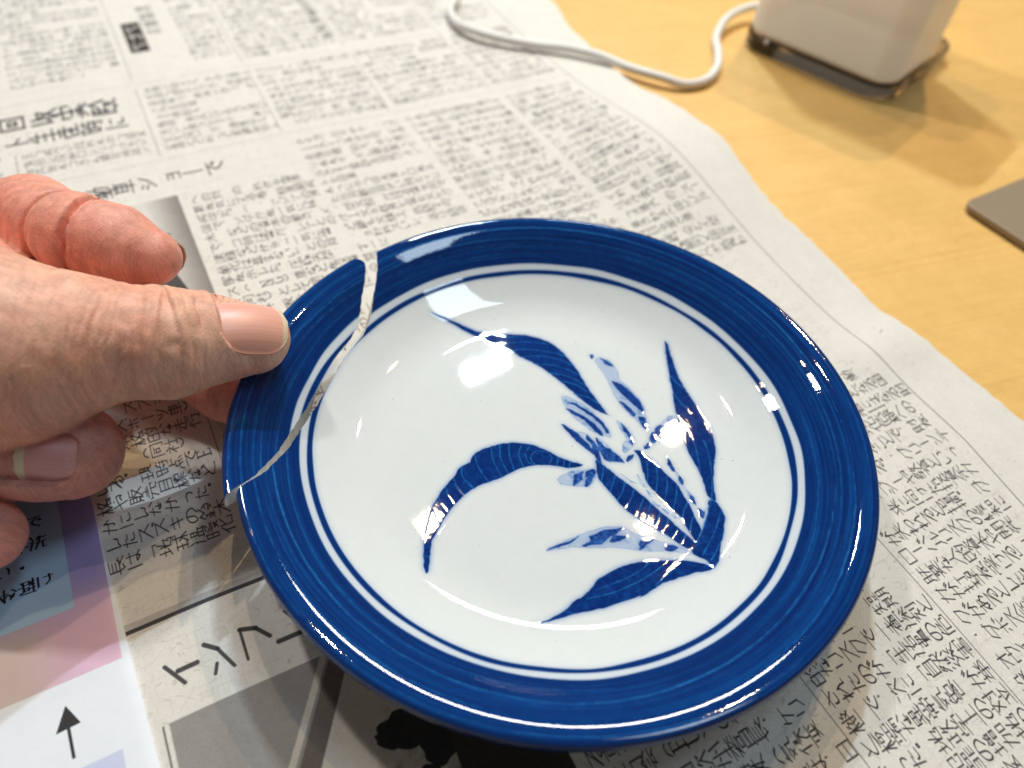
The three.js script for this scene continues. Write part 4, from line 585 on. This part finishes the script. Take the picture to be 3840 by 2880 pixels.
  for (let i = 1; i < NX - 1; i++) for (let j = 1; j < NY - 1; j++) for (let k = 1; k < NZ - 1; k++) {
    const o = val[id(i, j, k)] < 0, faces = [[1, 0, 0], [0, 1, 0], [0, 0, 1]];
    for (let ax = 0; ax < 3; ax++) {
      const f = faces[ax], q = val[id(i + f[0], j + f[1], k + f[2])] < 0; if (o === q) continue;
      const [u, w] = ax === 0 ? [[0, 1, 0], [0, 0, 1]] : ax === 1 ? [[0, 0, 1], [1, 0, 0]] : [[1, 0, 0], [0, 1, 0]];
      const c = (a, b) => cell[id(i - u[0] * a - w[0] * b, j - u[1] * a - w[1] * b, k - u[2] * a - w[2] * b)], A = c(0, 0), B = c(1, 0), C = c(1, 1), D = c(0, 1);
      if (A < 0 || B < 0 || C < 0 || D < 0) continue;
      if (o) idx.push(A, B, C, A, C, D); else idx.push(A, C, B, A, D, C);
    }
  }
  const g = new THREE.BufferGeometry(); g.setAttribute('position', new THREE.Float32BufferAttribute(pos, 3)); g.setAttribute('normal', new THREE.Float32BufferAttribute(nor, 3)); g.setAttribute('uv', new THREE.Float32BufferAttribute(uv, 2)); g.setAttribute('color', new THREE.Float32BufferAttribute(col, 3)); g.setIndex(idx);
  const lines = (x, y) => { const u = x / 1024, v = y / 1024, w = noise3(u * 14, v * 14, 2) * 0.05; const l1 = Math.abs(Math.sin((u * 2 + v * 1.1 + w) * 58)), l2 = Math.abs(Math.sin((u * 0.7 - v * 2.1 + w) * 54)); return (1 - l1) ** 5 + (1 - l2) ** 5; };
  const skinBump = dataTex(1024, 1024, (x, y) => 165 - 48 * lines(x, y) + 34 * noise3(x / 14, y / 14, 3) + 30 * noise3(x / 5, y / 5, 5));
  const skinMap = dataTex(1024, 1024, (x, y) => 232 - 20 * lines(x, y) + 13 * noise3(x / 60, y / 60, 7) + 9 * noise3(x / 17, y / 17, 8) + 7 * noise3(x / 6, y / 6, 9)); skinMap.colorSpace = THREE.SRGBColorSpace;
  const skin = new THREE.MeshPhysicalMaterial({ vertexColors: true, map: skinMap, roughness: 0.5, specularIntensity: 0.75, sheen: 0.25, sheenColor: lin(0.9, 0.35, 0.2), sheenRoughness: 0.6, bumpMap: skinBump, bumpScale: 0.00008 });
  const hand = thing('person', 'bare left hand pinching a broken piece of plate between thumb and finger', 'person');
  part('hand_skin', g, skin, hand);
  // nails: thin curved plates
  const nailTex = (free, tint) => { const c = canvas(256, 256), x = c.getContext('2d'), r = rng(3); x.fillStyle = tint; x.fillRect(0, 0, 256, 256); x.fillStyle = 'rgba(222,172,166,0.5)'; x.beginPath(); x.ellipse(128, 256, 92, 62, 0, 0, 7); x.fill(); for (let i = 0; i < 160; i++) { x.strokeStyle = r() < 0.5 ? 'rgba(200,132,112,0.12)' : 'rgba(244,190,170,0.14)'; x.lineWidth = 1 + r() * 2; const a = r() * 256; x.beginPath(); x.moveTo(a, 0); x.lineTo(a + (r() - 0.5) * 8, 256); x.stroke(); } x.fillStyle = 'rgb(222,200,168)'; x.beginPath(); x.moveTo(0, 0); x.lineTo(256, 0); x.lineTo(256, free * 1.9); x.quadraticCurveTo(128, free * 0.2, 0, free * 1.9); x.fill(); return colorTex(c); };
  const nail = ({ O, T, N, W, w, l, R }, free, tint, label) => {
    const pos = [], uv = [], idx = [], M = 26, K = 30;
    for (const side of [0, 1]) for (let j = 0; j <= K; j++) for (let i = 0; i <= M; i++) {
      const v = -1 + 2 * j / K, u = -1 + 2 * i / M, half = w / 2 * (v > 0 ? (1 - Math.abs(v) ** 3.2) ** 0.42 : (1 - Math.abs(v) ** 3) ** 0.42) + 0.02, a = u * half, drop = R - Math.sqrt(Math.max(0, R * R - a * a)), bow = 0.035 * (v * l / 2) ** 2 * 0.6;
      const p = O.clone().addScaledVector(T, v * l / 2).addScaledVector(W, a).addScaledVector(N, -drop - bow - side * 0.45); pos.push(p.x * mm, p.y * mm, p.z * mm); uv.push(0.5 + a / w, (v + 1) / 2);
      if (i && j) { const q = side * (K + 1) * (M + 1) + j * (M + 1) + i; const f = [q, q - 1, q - M - 2, q, q - M - 2, q - M - 1]; idx.push(...(side ? f.reverse() : f)); }
    }
    const off = (K + 1) * (M + 1), rim = []; for (let i = 0; i <= M; i++) rim.push(i); for (let j = 1; j <= K; j++) rim.push(j * (M + 1) + M); for (let i = M - 1; i >= 0; i--) rim.push(K * (M + 1) + i); for (let j = K - 1; j > 0; j--) rim.push(j * (M + 1)); rim.forEach((a, i) => { const b = rim[(i + 1) % rim.length]; idx.push(a, b, b + off, a, b + off, a + off); });
    const g = new THREE.BufferGeometry(); g.setAttribute('position', new THREE.Float32BufferAttribute(pos, 3)); g.setAttribute('uv', new THREE.Float32BufferAttribute(uv, 2)); g.setIndex(idx); g.computeVertexNormals();
    const m = part('nail', g, new THREE.MeshPhysicalMaterial({ map: nailTex(free, tint), roughness: 0.4, side: THREE.DoubleSide }), hand); if (label) m.userData.label = label;
  };
  nail(NAIL.thumb, 22, 'rgb(228,166,146)', 'thumb nail with a pale free edge');
  nail(NAIL.ring, 36, 'rgb(218,152,148)', 'ring finger nail with a whitish free edge');
  nail(NAIL.index, 40, 'rgb(216,160,140)', 'index finger nail seen edge on');
}

// ------------------------------------------------------------ things at the far side of the table
{
  // white device on a clear base
  const d = thing('desk_device', 'white rounded upright device on a clear plastic base with a cable', 'device');
  d.position.set(0.0932, 0, -0.1955); d.rotation.y = -Math.atan2(40.5, 49);
  const rounded = (w, dp, r) => { const s = new THREE.Shape(); s.moveTo(-w / 2 + r, 0); s.lineTo(w / 2 - r, 0); s.absarc(w / 2 - r, r, r, -Math.PI / 2, 0); s.lineTo(w / 2, dp - r); s.absarc(w / 2 - r, dp - r, r, 0, Math.PI / 2); s.lineTo(-w / 2 + r, dp); s.absarc(-w / 2 + r, dp - r, r, Math.PI / 2, Math.PI); s.lineTo(-w / 2, r); s.absarc(-w / 2 + r, r, r, Math.PI, Math.PI * 1.5); return s; };
  const slab = (w, dp, r, h, bev) => { const g = new THREE.ExtrudeGeometry(rounded(w, dp, r), { depth: h - 2 * bev, bevelEnabled: true, bevelThickness: bev, bevelSize: bev, bevelOffset: -bev, bevelSegments: 5, curveSegments: 14 }); g.rotateX(-Math.PI / 2); g.translate(0, bev, 0); return g; };
  part('clear_base', slab(0.0655, 0.066, 0.011, 0.0062, 0.0012), new THREE.MeshPhysicalMaterial({ color: lin(1, 0.98, 0.95), transmission: 1, thickness: 0.006, ior: 1.49, roughness: 0.03, attenuationColor: lin(0.86, 0.8, 0.72), attenuationDistance: 0.03 }), d);
  const b = part('body', slab(0.0635, 0.046, 0.009, 0.066, 0.0022), new THREE.MeshPhysicalMaterial({ color: lin(0.95, 0.95, 0.94), roughness: 0.4, transmission: 0.3 }), d); b.position.set(0, 0.0064, -0.0012);
  const l = part('indicator_light', new THREE.SphereGeometry(0.0009, 16, 12), new THREE.MeshPhysicalMaterial({ color: lin(0.85, 0.87, 0.9), roughness: 0.15 }), d); l.position.set(-0.0195, 0.0058, 0.0003);
  // cable
  const path = [[-58, -262], [-51, -240], [-48.2, -227.6], [-49.7, -218.1], [-45.6, -205.8], [-38, -199], [-28.4, -195.5], [-13, -193.4], [-0.7, -191.9], [11.4, -187.9], [23.3, -181.3], [35, -176.3], [43.7, -175], [51.7, -179.6], [57.3, -190.6], [59.2, -204.1], [59.9, -216.7], [64.7, -229.4], [72.4, -238.7], [80, -243]].map(([x, z], i) => new THREE.Vector3(x * mm, (i < 12 ? 2.7 + 0.8 * Math.sin(i * 0.9) ** 2 : i > 16 ? 3.4 + (i - 16) * 0.8 : 1.75) * mm, z * mm));
  const c = part('cable', new THREE.TubeGeometry(new THREE.CatmullRomCurve3(path), 260, 0.00165, 16), new THREE.MeshPhysicalMaterial({ color: lin(0.8, 0.78, 0.74), roughness: 0.45 }));
  c.userData = { label: 'white round cable curving from the device across the newspaper', category: 'cable' };
  // unidentified flat slab at the right edge
  const e1 = new THREE.Vector2(25.8, -17.9).normalize(), s = part('flat_object', slab(0.11, 0.16, 0.004, 0.0022, 0.0005), new THREE.MeshPhysicalMaterial({ color: lin(0.3, 0.23, 0.15), roughness: 0.42, metalness: 0.1 }));
  s.rotation.y = Math.atan2(-e1.y, e1.x) - Math.PI / 2 * 0; s.userData = { label: 'thin taupe slab with a rounded corner lying on the bare table', category: 'tablet' };
  s.rotation.y = Math.atan2(17.9, 25.8); s.position.set(0, 0.0002, 0);
  const corner = new THREE.Vector3(-0.055, 0, 0).applyAxisAngle(new THREE.Vector3(0, 1, 0), s.rotation.y); // near left corner of the outline
  const back = new THREE.Vector3(-0.055, 0, -0.16).applyAxisAngle(new THREE.Vector3(0, 1, 0), s.rotation.y);
  s.position.set(0.1276 - back.x, 0.0001, -0.1139 - back.z);
}
renderer.render(scene, camera);
